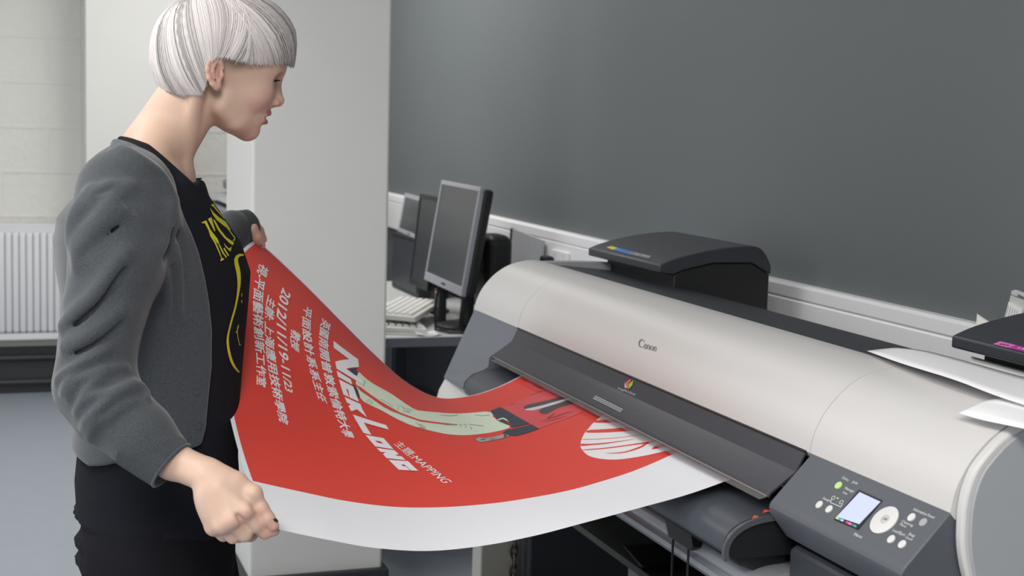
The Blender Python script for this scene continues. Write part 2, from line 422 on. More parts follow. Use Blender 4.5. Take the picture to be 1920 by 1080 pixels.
M_KEY = mat('keyboard_ivory', rgb(226, 226, 222), 0.5); M_KEYC = mat('keycap_ivory', rgb(236, 236, 234), 0.5)
def keyboard(name, c, ang, label, sc=1.0, tilt=0.0, lift=0.0):
    root = thing(name, (c[0], c[1], c[2]), label, 'keyboard')
    ca, sa = math.cos(ang), math.sin(ang)
    def w(u, v, z): return (c[0] + (u * ca - v * sa) * sc, c[1] + (u * sa + v * ca) * sc, c[2] + z + lift + (u + .2) * tilt)
    W, D = .44, .165
    q = lambda z, i=0: [w(-W / 2 + i, -D / 2 + i, z), w(W / 2 - i, -D / 2 + i, z), w(W / 2 - i, D / 2 - i, z + .008), w(-W / 2 + i, D / 2 - i, z + .008)]
    MB().hexa(q(0), q(.018, .003)).build('case', M_KEY, root, bevel=.004)
    ks = MB()
    for r in range(6):
        for k in range(21):
            u = -W / 2 + .014 + k * .0197; v = -D / 2 + .016 + r * .023
            if k in (15, 18) and False: continue
            z = .018 + .008 * (v + D / 2) / D
            a = [w(u, v, z), w(u + .0172, v, z), w(u + .0172, v + .019, z), w(u, v + .019, z)]
            b = [w(u + .002, v + .002, z + .008), w(u + .015, v + .002, z + .008), w(u + .015, v + .017, z + .008), w(u + .002, v + .017, z + .008)]
            ks.hexa(a, b)
    tag(ks.build('keycaps', M_KEYC, root), kind='stuff')
    adopt(root)
keyboard('keyboard', (1.335, 4.79, .735), math.radians(62), 'ivory computer keyboard lying askew on top at the desk corner', lift=.034)
keyboard('keyboard', (1.300, 4.770, .730), math.radians(80), 'second ivory keyboard lying underneath the askew one on the desk', lift=0)
def sheet(name, pts, z, label, cat='paper', m=None, curl=0.0, group=None):
    P = np.array(pts, float); n = 8
    G = [[tuple((P[0] * (1 - a) + P[1] * a) * (1 - b) + (P[3] * (1 - a) + P[2] * a) * b) + (z + curl * (a - .5) ** 2 * 4 + curl * .6 * b * b,) for a in np.linspace(0, 1, n)] for b in np.linspace(0, 1, n)]
    return tag(MB().grid(G).build(name, m or M_PAPER, smooth=180, solid=.0006), label, cat, group)
sheet('paper_sheet', [(1.46, 4.86), (1.56, 4.85), (1.60, 5.02), (1.48, 5.05)], .7315, 'white sheet of paper under the silver monitor on the desk', curl=.004)
sheet('paper_sheet', [(1.28, 5.16), (1.42, 5.20), (1.40, 5.42), (1.24, 5.36)], .7313, 'pale sheet of paper behind the keyboards on the desk', curl=.004)
sheet('paper_sheet', [(1.30, 4.50), (1.375, 4.50), (1.37, 4.56), (1.295, 4.555)], .7315, 'small folded white paper on the front edge of the desk', curl=.006)
cb = MB()
cb.tube([(1.395, 4.60, .885), (1.385, 4.605, .80), (1.388, 4.60, .737), (1.42, 4.535, .736), (1.50, 4.50, .737)], .0045)
tag(cb.build('monitor_cable', M_BLACK, smooth=60), 'black cable hanging in a loop below the silver monitor', 'cable')
cb = MB().tube([(1.16, 4.66, .734), (1.20, 4.56, .734), (1.30, 4.515, .734), (1.36, 4.52, .734), (1.385, 4.51, .734)], .003)
tag(cb.build('keyboard_cable', M_KEY, smooth=60), 'ivory cable curling in front of the keyboards on the desk edge', 'cable')
ph = thing('desk_phone', (1.36, 5.30, .73), 'dark telephone in the shade behind the keyboards on the desk', 'telephone')
MB().prismY([(1.29, .732), (1.29, .745), (1.42, .778), (1.42, .732)], 5.48, 5.66).build('body', M_BLACK, ph, bevel=.006)
MB().tube([(1.31, 5.50, .768), (1.33, 5.51, .776), (1.38, 5.51, .79), (1.40, 5.50, .79)], [.016, .012, .012, .016]).build('handset', M_BLACK, ph, smooth=50)
adopt(ph)
led = MB().sphere(tuple(on(820, 545, 0, 1.48)), .006)
bx = thing('power_brick', (1.47, 4.86, .73), 'small dark adaptor box with an orange light below the silver monitor', 'adaptor')
c = on(820, 548, 0, 1.45)
MB().box((c[0], c[1] - .02, .731), (c[0] + .03, c[1] + .04, c[2] + .012)).build('case', M_DARK, bx, bevel=.004)
MB().sphere((c[0] - .001, c[1], c[2]), .0045).build('indicator_light', mat('orange_light', rgb(255, 120, 60), .5, emit=rgb(255, 110, 40), estr=2.0), bx, smooth=180)
adopt(bx)

# sockets and plates on the trunking
def socket(c_y, label, w=.146, plug=False):
    s = thing('wall_socket', (1.7465, c_y, .985), label, 'socket', 'sockets on the white trunking')
    MB().box((1.7375, c_y - w / 2, .942), (1.7465, c_y + w / 2, 1.028)).build('plate', M_TRUNK, s, bevel=.003)
    for k in (-.036, .036):
        MB().box((1.7365, c_y + k - .004, 1.006), (1.7376, c_y + k + .004, 1.018)).build('switch', M_BTN, s)
        sl = MB()
        for a, b in ((0, .0), (-.011, -.02), (.011, -.02)): sl.box((1.7368, c_y + k + a - .003, .985 + b - .004), (1.7376, c_y + k + a + .003, .985 + b + .004))
        sl.build('pin_holes', M_DARK, s)
    adopt(s)
socket(4.36, 'white double wall socket on the trunking above the printer hump')
pg = thing('mains_plug', (1.715, 4.42, .985), 'black mains plug in the socket on the white trunking', 'plug')
MB().box((1.70, 4.40, .955), (1.737, 4.45, 1.005)).build('body', M_BLACK, pg, bevel=.008)
MB().tube([(1.705, 4.42, .958), (1.70, 4.42, .90), (1.715, 4.42, .86)], .005).build('flex', M_BLACK, pg, smooth=60)
adopt(pg)
pb = thing('pin_board', (1.71, 4.62, .80), 'pale grey board standing against the white trunking behind the desk', 'board')
M_BRD = mat('board_grey', rgb(178, 180, 186), .5)
MB().hexa([(1.712, 4.50, .731), (1.72, 4.50, .731), (1.72, 4.81, .731), (1.712, 4.81, .731)], [(1.732, 4.50, 1.05), (1.74, 4.50, 1.05), (1.74, 4.81, 1.066), (1.732, 4.81, 1.066)]).build('panel', M_BRD, pb, bevel=.001)
MB().hexa([(1.709, 4.81, .731), (1.722, 4.81, .731), (1.722, 4.824, .731), (1.709, 4.824, .731)], [(1.729, 4.81, 1.066), (1.742, 4.81, 1.066), (1.742, 4.824, 1.067), (1.729, 4.824, 1.067)]).build('edge_strip', M_DARK, pb)
adopt(pb)
# ------------------------------------------------------------------ the wide printer
Z = lambda x, y, z: on(x, y, 2, z)
PY0, PY1, SEAM_R, SEAM_L = 1.397, 3.25, 1.717, 2.938
pr = thing('large_format_printer', (1.30, 2.32, 0), 'white and charcoal wide-format printer on a stand, feeding out the red poster', 'printer')
TOP = [(1.077, .9945), (1.0795, 1.010), (1.0845, 1.0265), (1.096, 1.0485), (1.112, 1.0685), (1.133, 1.0875), (1.158, 1.1020), (1.185, 1.1100), (1.212, 1.1140), (1.238, 1.1135)]
def smooth_prof(P, n=4):
    P = np.array(P, float); Q = np.vstack([2 * P[0] - P[1], P, 2 * P[-1] - P[-2]]); out = []
    for i in range(1, len(Q) - 2):
        for k in range(n):
            t = k / n; a, b, c, d = Q[i - 1], Q[i], Q[i + 1], Q[i + 2]
            out.append(.5 * (2 * b + (c - a) * t + (2 * a - 5 * b + 4 * c - d) * t * t + (3 * b - a - 3 * c + d) * t ** 3))
    out.append(P[-1]); return [tuple(p) for p in out]
TOPS = smooth_prof(TOP)
def on_profile(px, py, prof, lift=0.0):
    d = ray(px, py); best = None
    for (x0, z0), (x1, z1) in zip(prof[:-1], prof[1:]):
        n = np.array([-(z1 - z0), 0, x1 - x0]); n /= np.linalg.norm(n)
        k = n @ d
        if abs(k) < 1e-9: continue
        t = n @ (np.array([x0, 0, z0]) - CC) / k
        p = CC + d * t
        s = ((p[0] - x0) * (x1 - x0) + (p[2] - z0) * (z1 - z0)) / ((x1 - x0) ** 2 + (z1 - z0) ** 2)
        if -0.02 <= s <= 1.02 and t > 0 and (best is None or t < best[0]):
            best = (t, p + n * lift * (1 if n[2] > 0 or n[0] < 0 else -1))
    return best[1] if best else None
shell = TOPS + [(1.238, 1.09), (1.20, 1.085), (1.14, 1.05), (1.10, 1.0), (1.085, .985)]
MB().prismY(shell, SEAM_R + .0012, SEAM_L - .0012).build('top_cover', M_WHITE, pr, smooth=35)
MB().prismY(shell, SEAM_L, PY1 - .012).prismY([(x + .006 * (1.16 - x), z - .004) for x, z in shell], PY1 - .012, PY1).build('left_shell', M_WHITE, pr, smooth=35)
MB().prismY(shell, PY0 + .001, SEAM_R).build('right_shell', M_WHITE, pr, smooth=35)
OVAL = smooth_prof([(1.0835, .985), (1.0845, .962), (1.089, .938), (1.098, .911), (1.115, .877), (1.145, .838), (1.195, .80), (1.27, .772), (1.40, .762), (1.52, .79), (1.60, .86), (1.63, .95), (1.61, 1.03), (1.55, 1.085), (1.45, 1.108), (1.32, 1.115), (1.212, 1.114), (1.185, 1.110), (1.158, 1.102), (1.133, 1.0875), (1.112, 1.0685), (1.096, 1.0485), (1.0865, 1.022), (1.0835, 1.0)], 3)
_c = np.array([1.34, .945])
def osc(k, ): return [tuple(_c + (np.array(p) - _c) * k) for p in OVAL]
MB().prismY(OVAL, PY0 - .016, PY0).build('end_rim', M_WHITE, pr, smooth=35, bevel=.004)
MB().prismY(osc(.966), PY0 - .020, PY0 - .015).build('end_plate', M_DISC, pr, smooth=35, bevel=.002)
MB().prismY(osc(.99), PY1 - .06, PY1 - .02).build('far_end_plate', M_DISC, pr, smooth=35)
# dark strip behind the cover and the rear of the machine
MB().prismY([(1.239, 1.108), (1.30, 1.104), (1.40, 1.094), (1.455, 1.086), (1.455, .70), (1.239, .70)], 1.40, 3.20).prismY([(1.239, 1.108), (1.29, 1.112), (1.36, 1.106), (1.43, 1.092), (1.455, 1.06), (1.455, .9), (1.239, .9)], 3.20, 3.246).build('rear_deck', M_DARK, pr, smooth=20, bevel=.004)
MB().box((1.455, 1.42, .62), (1.62, 3.22, 1.02)).build('rear_housing', M_DARK, pr, bevel=.01)

# clear smoked canopy over the paper slot
CAN = [(1.0765, .9925), (1.0625, .9650), (1.0225, .9365), (1.0190, .9305)]
M_SMOKE = see_through('smoked_clear_plastic', (.46, .44, .46, 1), rgb(88, 89, 97), .20, .58)
MB().sheetY(CAN, SEAM_R + .012, SEAM_L - .004, th=-.003).build('smoked_canopy', M_SMOKE, pr, smooth=20)
MB().tube([(1.0770, SEAM_R + .01, .9935), (1.0770, SEAM_L, .9935)], .0022, 6).build('canopy_hinge_edge', M_BLACK, pr)
MB().sheetY([(1.0192, .9312), (1.0130, .9296), (1.0068, .9284)], SEAM_R + .014, SEAM_L - .03, th=-.0012).build('clear_lip_strip', see_through('thin_clear_plastic', (.80, .79, .80, 1), rgb(170, 168, 170), .15, .22), pr, smooth=60)
MB().tube([(1.0192, SEAM_R + .014, .9312), (1.0192, SEAM_L - .006, .9312)], .0014, 6).build('canopy_lip', mat('clear_plastic_edge', rgb(128, 120, 118), .3), pr, smooth=60)
M_INT = mat('machine_interior', rgb(46, 47, 52), .5)
MB().box((1.16, SEAM_R, .86), (1.235, SEAM_L, 1.06)).build('carriage_housing', M_INT, pr)
MB().box((1.06, SEAM_R + .01, .86), (1.17, SEAM_L - .01, .905)).build('platen', M_INT, pr)
ro = MB()
ro.tube([(1.110, SEAM_R + .01, .936), (1.110, SEAM_L - .01, .936)], .007, 10).tube([(1.085, SEAM_R + .01, .942), (1.085, SEAM_L - .01, .942)], .004, 8)
ro.tube([(1.150, SEAM_R + .01, .965), (1.150, SEAM_L - .01, .965)], .010, 12).tube([(1.130, SEAM_R + .01, .915), (1.130, SEAM_L - .01, .915)], .006, 8).tube([(1.055, SEAM_R + .01, .9405), (1.055, SEAM_L - .01, .9405)], .003, 8)
ro.build('feed_roller_bar', M_STEEL, pr, smooth=60)

# far charcoal cheek beside the slot
ck = MB()
A = onY(891, 579, PY1); B_ = np.array([1.0775, SEAM_L, .9925])
front = [(1.0775, .9925), (1.0640, .9650), (1.0430, .9500), (1.0225, .9365), (1.0125, .9300), (1.0100, .9080), (1.0000, .9020), (.972, .893), (.955, .876), (.953, .862), (1.05, .80), (1.12, .80), (1.12, .985)]
rear = [(1.0785, .9945), (1.0640, .9630), (1.0500, .9320), (1.0360, .9010), (1.0260, .8790), (1.0180, .8610), (1.0110, .8450), (1.0070, .8360), (1.0040, .8290), (1.0040, .8280), (1.05, .80), (1.12, .80), (1.12, .985)]
vs = [(x, SEAM_L, z) for x, z in front] + [(x, PY1 - .002, z) for x, z in rear]; n = len(front)
ck.add(vs, [(i, (i + 1) % n, n + (i + 1) % n, n + i) for i in range(n)] + [tuple(range(n))[::-1], tuple(range(n, 2 * n))])
ck.build('left_cheek', M_GREYP, pr, smooth=25)
MB().prismY([(1.008, .829), (.992, .80), (.984, .77), (.985, .72), (1.01, .66), (1.06, .63), (1.5, .63), (1.5, .829)], 2.985, PY1).build('left_lower_shell', M_WHITE, pr, smooth=40, bevel=.004)

# operation panel
PA, PB, PC = np.array([1.0795, SEAM_R, .9945]), np.array([1.0155, SEAM_R, .9275]), np.array([1.0795, PY0 + .002, .9945])
pe1 = np.array([0, -1.0, 0]); pe2 = (PA - PB) / np.linalg.norm(PA - PB); pn = np.cross(pe1, pe2); pn = pn if pn[2] > 0 else -pn
def panel(px, py, lift=0.0):
    d = ray(px, py); t = pn @ (PA - CC) / (pn @ d); return CC + d * t + pn * lift
P1 = [(1.0795, .9945), (1.0215, .9335), (1.0160, .9275), (1.0135, .9210), (1.0150, .9130), (1.045, .875), (1.12, .875), (1.12, .99)]
MB().prismY(P1, PY0 + .003, SEAM_R - .001).build('operation_panel', M_PANEL, pr, smooth=30, bevel=.002)
MB().prismY([(1.050, .868), (1.040, .862), (1.046, .70), (1.07, .66), (1.12, .66), (1.12, .868)], PY0 - .005, 1.700).build('lower_front_cover', M_DARK, pr, bevel=.006)
def pquad(name, pts, m, lift=.0006, th=.0012):
    q = [panel(*p, lift) for p in pts]
    return MB().hexa([a - pn * (lift + .0005) for a in q], [a + pn * (th - lift) for a in q]).build(name, m, pr)
pquad('screen_bezel', [(1611, 919), (1655, 939), (1609, 994), (1564, 975)], M_BLACK, th=.0010)
scr = pquad('display_screen', [(1613, 924), (1652, 942), (1612, 984), (1570, 970)], mat('lit_lcd', rgb(196, 204, 236), .3, emit=rgb(198, 208, 245), estr=.06), th=.0016)
cols = [rgb(205, 205, 70), rgb(70, 150, 200), rgb(160, 200, 225), rgb(50, 50, 60), rgb(200, 60, 130), rgb(230, 120, 170), rgb(110, 80, 140), rgb(60, 150, 130)]
a0, a1, b0, b1 = (np.array(v, float) for v in ((1570, 970.5), (1608, 987), (1568, 973.5), (1606, 990.5)))
for i, c in enumerate(cols):
    f0, f1 = i / 8, (i + .96) / 8
    q = [a0 + (a1 - a0) * f0, a0 + (a1 - a0) * f1, b0 + (b1 - b0) * f1, b0 + (b1 - b0) * f0]
    qq = [panel(*p, .0020) for p in q]
    MB().hexa([a - pn * .0015 for a in qq], qq).build('ink_level_bar', mat('ink_bar_%d' % i, c, .3, emit=c, estr=.25), scr)
def pbutton(name, c, ru, rv, m, h=.0022, dome=.0006, parent=None):
    return MB().disc(panel(*c), pe1, pe2, pn, ru, rv, h, 28, dome).build(name, m, parent or pr, smooth=40)
tag(pbutton('button', (1573, 911), .0058, .0058, mat('lit_green_button', rgb(176, 206, 130), .4, emit=rgb(170, 210, 120), estr=.15)), 'glowing pale green button')
for c in ((1537, 947), (1555.5, 955.5), (1710, 971), (1732, 980.5), (1672, 1012), (1692.5, 1021.5)):
    pbutton('button', c, .0056, .0060, M_BTN if c[0] != 1732 else M_DISC)
dial = pbutton('navigation_dial', (1659, 976), .0212, .0212, M_BTN, .0022, .0)
MB().disc(panel(1661, 975.5, .0021), pe1, pe2, pn, .0068, .0068, .0008, 28).build('ok_key', mat('ok_key_grey', rgb(190, 189, 188), .45), dial, smooth=40)
def ptext(body, p0, p1, hgt, parent=None, bold=.012, mat_=None, mid=0.0, lift=.0005):
    """lettering lying on the panel, from photo pixel p0 to p1 along the panel's width"""
    vs, fs = text_mesh(body, 0.0)
    A0, A1 = panel(*p0), panel(*p1); w = np.linalg.norm(A1 - A0); dx = (A1 - A0) / w
    mn, mx = vs.min(0), vs.max(0)
    V = [A0 + dx * (v[0] - mn[0]) / (mx[0] - mn[0]) * w + pe2 * (v[1]) / .72 * hgt + pn * lift for v in vs]
    return MB().add(V, fs).build('printed_legend', mat_ or M_LABEL, parent or pr, recalc=False)
for body, p0, p1, h in (('Online', (1578, 897), (1590, 903), .0042), ('Job', (1597, 905), (1607, 909), .0042), ('Message', (1583, 917), (1600, 924), .0042), ('Data', (1580, 924.5), (1588, 928), .003), ('Feeder', (1542, 936), (1556, 942), .0042),
                        ('Menu', (1600, 1004), (1615, 1010), .0048), ('Information', (1712, 957), (1736, 967), .0042), ('Power', (1738, 968), (1752, 973.5), .0042), ('Cleaning', (1690, 979), (1711, 988), .0036), ('Menu', (1686.5, 984.8), (1698, 989.7), .0036),
                        ('Load/Eject', (1673, 996), (1696, 1006), .0042), ('Stop', (1703, 1003), (1714, 1008), .0042), ('Cancel', (1697, 1009), (1709.5, 1014.4), .0036)):
    ptext(body, p0, p1, h)
ptext('OK', (1657.5, 976.5), (1665, 979.5), .0036, dial, mat_=M_DARK, lift=.0033)
ln = MB()
for a, b in (((1559, 938), (1558, 943)), ((1558, 943), (1577, 951)), ((1577, 951), (1580, 946))):
    ln.tube([panel(*a, .0006), panel(*b, .0006)], .0006, 5)
for q in ((1578, 942), (1563, 934)):
    c = panel(*q, .0006); ln.tube([c + pe1 * .003 * math.cos(t) + pe2 * .003 * math.sin(t) for t in np.linspace(0, 2 * PI, 13)], .0005, 5)
ln.build('feed_path_diagram', M_LABEL, pr)
MB().disc(panel(1571, 934.5), pe1, pe2, pn, .0012, .0012, .001, 12).build('feed_indicator', mat('green_indicator', rgb(190, 215, 80), .4, emit=rgb(190, 215, 80), estr=.4), pr)

# brand lettering, drawn from strokes of changing width
def stroke(pts, ws):
    P = np.array(pts, float); T = np.gradient(P, axis=0); T /= np.linalg.norm(T, axis=1)[:, None] + 1e-9
    N = np.stack([-T[:, 1], T[:, 0]], 1); w = np.array(ws)[:, None] / 2
    V = np.vstack([P + N * w, P - N * w]); n = len(P)
    return V, [(i, i + 1, n + i + 1, n + i) for i in range(n - 1)]
def arcp(cx, cy, rx, ry, a0, a1, n=16): return [(cx + rx * math.cos(math.radians(a)), cy + ry * math.sin(math.radians(a))) for a in np.linspace(a0, a1, n)]
def logo_strokes():
    S = []
    n = 22; a = np.linspace(42, 312, n); S.append((arcp(.78, .86, .66, .84, 42, 312, n), .07 + .24 * np.clip(np.sin(np.radians((a - 42) / 270 * 180)), 0, 1) ** 1.2))
    S.append(([(1.26, 1.42), (1.34, 1.62), (1.14, 1.12)], [.05, .10, .04]))
    def n_(x):
        S.append(([(x, 1.0), (x + .06, .96), (x + .06, .0)], [.05, .2, .2]))
        S.append((arcp(x + .30, .62, .26, .36, 170, 0, 12) + [(x + .56, 0)], list(np.linspace(.05, .2, 12)) + [.2]))
    S.append((arcp(1.78, .36, .30, .34, 60, 330, 14), [.07 + .13 * math.sin(PI * i / 13) for i in range(14)]))
    S.append((arcp(1.80, .66, .26, .32, 150, 0, 10) + [(2.07, 0)], list(np.linspace(.06, .2, 10)) + [.2]))
    n_(2.38)
    S.append((arcp(3.52, .5, .34, .46, 0, 360, 24), [.08 + .14 * abs(math.cos(2 * PI * i / 23)) for i in range(24)]))
    n_(4.08)
    return S
def surf_logo(name, strokes, width, o, xdir_px, prof, m, hpx, lift=.0006, parent=None):
    """strokes in letter units -> pixel frame (o, along, up) -> printed on the extruded profile"""
    mb = MB(); ex = (np.array(xdir_px, float) - np.array(o)) / width; ey = np.array(hpx, float)
    for pts, ws in strokes:
        V, F = stroke(pts, ws)
        mb.add([on_profile(*(np.array(o) + ex * v[0] + ey * v[1]), prof, lift) for v in V], F)
    return mb.build(name, m, parent or pr, recalc=False)
surf_logo('brand_lettering', logo_strokes(), 4.65, (1196.5, 649.5), (1229.5, 659.5), TOPS, mat('lettering_grey', rgb(92, 93, 97), .5), (1.9, -8.2))
def surf_poly(mb, pts, prof, lift=.0006):
    V = [on_profile(*p, prof, lift) for p in pts]; mb.add(V, [tuple(range(len(V)))])
for nm, c, pts in (('red', rgb(214, 82, 64), [(1173, 718), (1183.5, 711), (1184.5, 713.5), (1179.5, 720), (1179.5, 730), (1176.5, 728)]), ('green', rgb(130, 190, 50), [(1179.8, 721), (1188.5, 713), (1187, 722), (1180, 730)]), ('pale', rgb(206, 196, 200), [(1172.5, 719), (1176, 719), (1176, 728), (1172, 727)])):
    m_ = MB(); surf_poly(m_, pts, CAN, .0012); m_.build('canopy_emblem', mat('emblem_' + nm, c, .4), pr, recalc=False)
vs, fs = text_mesh('imagePROGRAF', 0.0)
mn, mx = vs.min(0), vs.max(0); m_ = MB()
o_, ex_ = np.array([1159.5, 729.5]), np.array([32.5, 13.5])
V = [on_profile(*(o_ + ex_ * (v[0] - mn[0]) / (mx[0] - mn[0]) + np.array([.6, -4.2]) * v[1] / .72), CAN, .0012) for v in vs]
m_.add(V, fs).build('canopy_lettering', mat('lettering_pale', rgb(190, 192, 198), .5), pr, recalc=False)
m_ = MB()
for k in range(3):
    a, b = np.array([1116.5 - k * 1.9, 742.5 + k * 2.2]), np.array([1168.5 - k * 1.9, 768.5 + k * 2.2])
    surf_poly(m_, [a, b, b + (0, 1.1), a + (0, 1.1)], CAN, .0012)
m_.build('canopy_guide_lines', M_LABEL, pr, recalc=False)

# paper guide under the slot with its rounded lip and end cap
GUI = smooth_prof([(1.075, .905), (1.030, .9035), (1.000, .9000), (.978, .8930), (.962, .8810), (.955, .8660), (.957, .8520), (.966, .8460)], 3)
MB().prismY(GUI + [(1.075, .846)], 1.735, SEAM_L - .002).build('paper_guide', mat('guide_slate_plastic', rgb(70, 74, 82), .4, bump=.06, bscale=900), pr, smooth=40)
_g = np.array([1.02, .875])
MB().prismY([tuple(p) for p in GUI] + [(1.075, .846)], 1.722, 1.734).build('guide_end_cap', M_BLACK, pr, smooth=40)
MB().sheetY([(x - .0005, z - .004) for x, z in GUI[3:-3]], 1.716, 1.7225, th=.008).build('guide_end_trim', mat('trim_grey', rgb(78, 81, 87), .4), pr, smooth=60)
for q in ((1417.5, 971.5), (1437.5, 960)):
    c = on_profile(*q, GUI, .0008)
    MB().add([c + np.array([-.008, -.002, -.001]), c + np.array([.006, -.004, .0012]), c + np.array([.003, .010, .0008])], [(0, 1, 2)]).build('alignment_arrow', mat('arrow_orange', rgb(226, 96, 66), .5), pr)
MB().prismY([(1.06, .846), (.975, .846), (.985, .83), (1.06, .80)], 1.74, 2.93).build('guide_underside', M_BLACK, pr)
# roll feed below
MB().prismY(smooth_prof([(1.075, .828), (1.030, .826), (1.004, .818), (.998, .806), (.999, .799)], 3) + [(1.006, .797), (1.003, .793), (.997, .788), (.996, .780), (1.002, .772), (1.012, .768), (1.075, .760)], 1.70, 2.93).build('roll_feed_bar', mat('bar_grey_metal', rgb(176, 179, 186), .34, .5, bump=.05, bscale=200), pr, smooth=30)
c = onY(1478, 1112, 1.755)
fl = MB()
for r, y0, y1 in ((.066, 1.748, 1.756), (.052, 1.738, 1.748), (.02, 1.72, 1.738)):
    fl.disc((c[0], y1, c[2]), (1, 0, 0), (0, 0, 1), (0, -1, 0), r, r, y1 - y0, 40)
fl.build('roll_holder_flange', M_BLACK, pr, smooth=40)
MB().tube([(c[0], 1.76, c[2]), (c[0], 2.93, c[2])], .040, 24).build('paper_roll', M_CREAM, pr, smooth=60)
br = [on(x, y, 0, .985) for x, y in ((1243, 960), (1282, 987), (1300, 996), (1296, 1006), (1299, 1027), (1291, 1032), (1284, 1026), (1253, 1006))]
b = MB(); n = len(br); b.add(br + [p + np.array([.022, 0, -.002]) for p in br], [(i, (i + 1) % n, n + (i + 1) % n, n + i) for i in range(n)] + [tuple(range(n)), tuple(range(n, 2 * n))[::-1]])
bk = b.build('hinged_bracket', M_BLACK, pr, bevel=.001)
for x, y in ((1262, 1012), (1291, 1029)):
    q = on(x, y, 0, .99)
    MB().tube([q, q - np.array([0, 0, .06]), q - np.array([.002, 0, .42])], .0022, 6).build('hanging_cord', M_DEEP, bk, smooth=60)
MB().box((1.075, 1.43, .76), (1.46, 3.20, .90)).build('lower_body', M_INT, pr, bevel=.01)
# stand
M_LEGP = mat('stand_pale_metal', rgb(170, 170, 163), .5)
tag(MB().box((1.055, 3.085, .10), (1.136, 3.15, .66)).build('stand_leg', M_LEGP, pr, bevel=.004), 'pale grey front leg')
MB().box((1.16, 3.04, .10), (1.42, 3.16, .62)).build('stand_column', M_DARK, pr, bevel=.006)
MB().box((1.16, 1.50, .10), (1.42, 1.62, .62)).build('stand_column', M_DARK, pr, bevel=.006)
for y in (1.53, 3.07): MB().box((.86, y, .065), (1.66, y + .07, .105)).build('stand_foot', M_DARK, pr, bevel=.006)
MB().box((1.26, 1.6, .16), (1.32, 3.1, .24)).build('stand_crossbar', M_DARK, pr, bevel=.006)
for x in (.90, 1.62):
    for y in (1.565, 3.105):
        MB().disc((x, y + .014, .032), (1, 0, 0), (0, 0, 1), (0, -1, 0), .032, .032, .028, 24).build('caster', M_DEEP, pr, smooth=40)
MB().box((1.15, 1.64, .586), (1.46, 3.02, .60)).build('basket_shelf', mat('shelf_dark', rgb(62, 68, 62), .6), pr)
MB().hexa([Z(1166, 1026, .602), Z(1240, 1022, .602), Z(1286, 1060, .602), Z(1202, 1067, .602)], [Z(1168, 1022, .618), Z(1241, 1018, .618), Z(1287, 1055, .618), Z(1204, 1062, .618)]).build('spindle_tray', M_BLACK, pr, bevel=.003)
fold = MB()
xs = np.linspace(.90, 1.40, 14)
fold.grid([[(x, y, .33 - .12 * math.sin(PI * (x - .9) / .5) + .008 * math.sin(y * 23 + x * 9)) for x in xs] for y in np.linspace(1.66, 3.0, 26)])
fold.build('paper_basket_cloth', M_DEEP, pr, smooth=180, solid=.003)
MB().tube([(.90, 1.60, .335), (.90, 3.06, .335)], .007, 10).build('basket_rod', M_STEEL, pr, smooth=60)
# chain hanging by the pale leg
ch = thing('hanging_chain', (1.128, 3.05, .12), 'rusty link chain hanging in front of the pale printer leg', 'chain')
M_CHAIN = mat('dark_chain', rgb(92, 90, 74), .5, .6)
for i in range(20):
    z = .64 - i * .0245; L_ = []
    for t in np.linspace(0, 2 * PI, 13):
        u, w = .0085 * math.cos(t), .0175 * math.sin(t)
        L_.append((1.128 + (u if i % 2 == 0 else .0), 3.058 + (0 if i % 2 == 0 else u), z + w))
    MB().tube(L_, .0032, 6).build('chain_link', M_CHAIN, ch, smooth=60)
adopt(ch)
# ink tank boxes
LID = smooth_prof([(1.3690, 1.1430), (1.400, 1.1545), (1.440, 1.1650), (1.500, 1.1765), (1.560, 1.1830), (1.612, 1.1830), (1.636, 1.1640), (1.650, 1.1380)], 3)
def ink_box(y0, y1):
    lidp = LID + [(1.650, 1.120), (1.60, 1.146), (1.50, 1.146), (1.43, 1.131), (1.405, 1.121), (1.3690, 1.1250)]
    ib = MB().prismY(lidp, y0, y1).build('ink_tank_lid', M_DARK, pr, smooth=30, bevel=.003)
    MB().prismY([(1.408, 1.120), (1.43, 1.130), (1.50, 1.145), (1.60, 1.145), (1.648, 1.119), (1.648, 1.0), (1.408, 1.0)], y0 + .004, y1 - .03).build('ink_tank_box', M_BLACK, pr, smooth=30, bevel=.002)
    return ib
IL = ink_box(2.835, 3.243); IR = ink_box(1.392, 1.802)
LIDX = LID
for c, pts, nm in ((rgb(222, 208, 40), [(1137, 464.5), (1147, 462), (1158, 465.5), (1149, 469)], IL), (rgb(60, 132, 200), [(1149, 469), (1158, 465.5), (1186, 472.5), (1180, 477.5)], IL), (rgb(120, 124, 130), [(1180, 477.5), (1186, 472.5), (1222, 481), (1217, 486)], IL),
                   (rgb(208, 110, 176), [(1862, 646.5), (1875, 641), (1906, 648.5), (1890, 653.5)], IR), (rgb(172, 48, 152), [(1890, 653.5), (1906, 648.5), (1936, 656), (1920, 661)], IR)):
    m_ = MB(); surf_poly(m_, pts, LIDX, .0012); m_.build('ink_colour_label', mat('ink_label_%d' % int(c[0] * 999), c, .45), nm, recalc=False)
def lid_text(body, p0, p1, up, c, par):
    vs, fs = text_mesh(body, 0.0); mn, mx = vs.min(0), vs.max(0); m_ = MB()
    p0, p1, up = np.array(p0, float), np.array(p1, float), np.array(up, float)
    m_.add([on_profile(*(p0 + (p1 - p0) * (v[0] - mn[0]) / (mx[0] - mn[0]) + up * v[1] / .72), LIDX, .0019) for v in vs], fs).build('label_lettering', c, par, recalc=False)
lid_text('PM', (1874, 648.5), (1890, 651), (3, -2.6), M_DARK, IR)
lid_text('M', (1908, 656), (1919, 658), (3, -2.8), M_LABEL, IR)
lid_text('C', (1165, 472), (1169, 473), (2, -2.4), mat('label_navy', rgb(40, 70, 140), .5), IL)
lid_text('PC', (1172, 473.5), (1179, 475), (2, -2.2), MATS['label_navy'], IL)
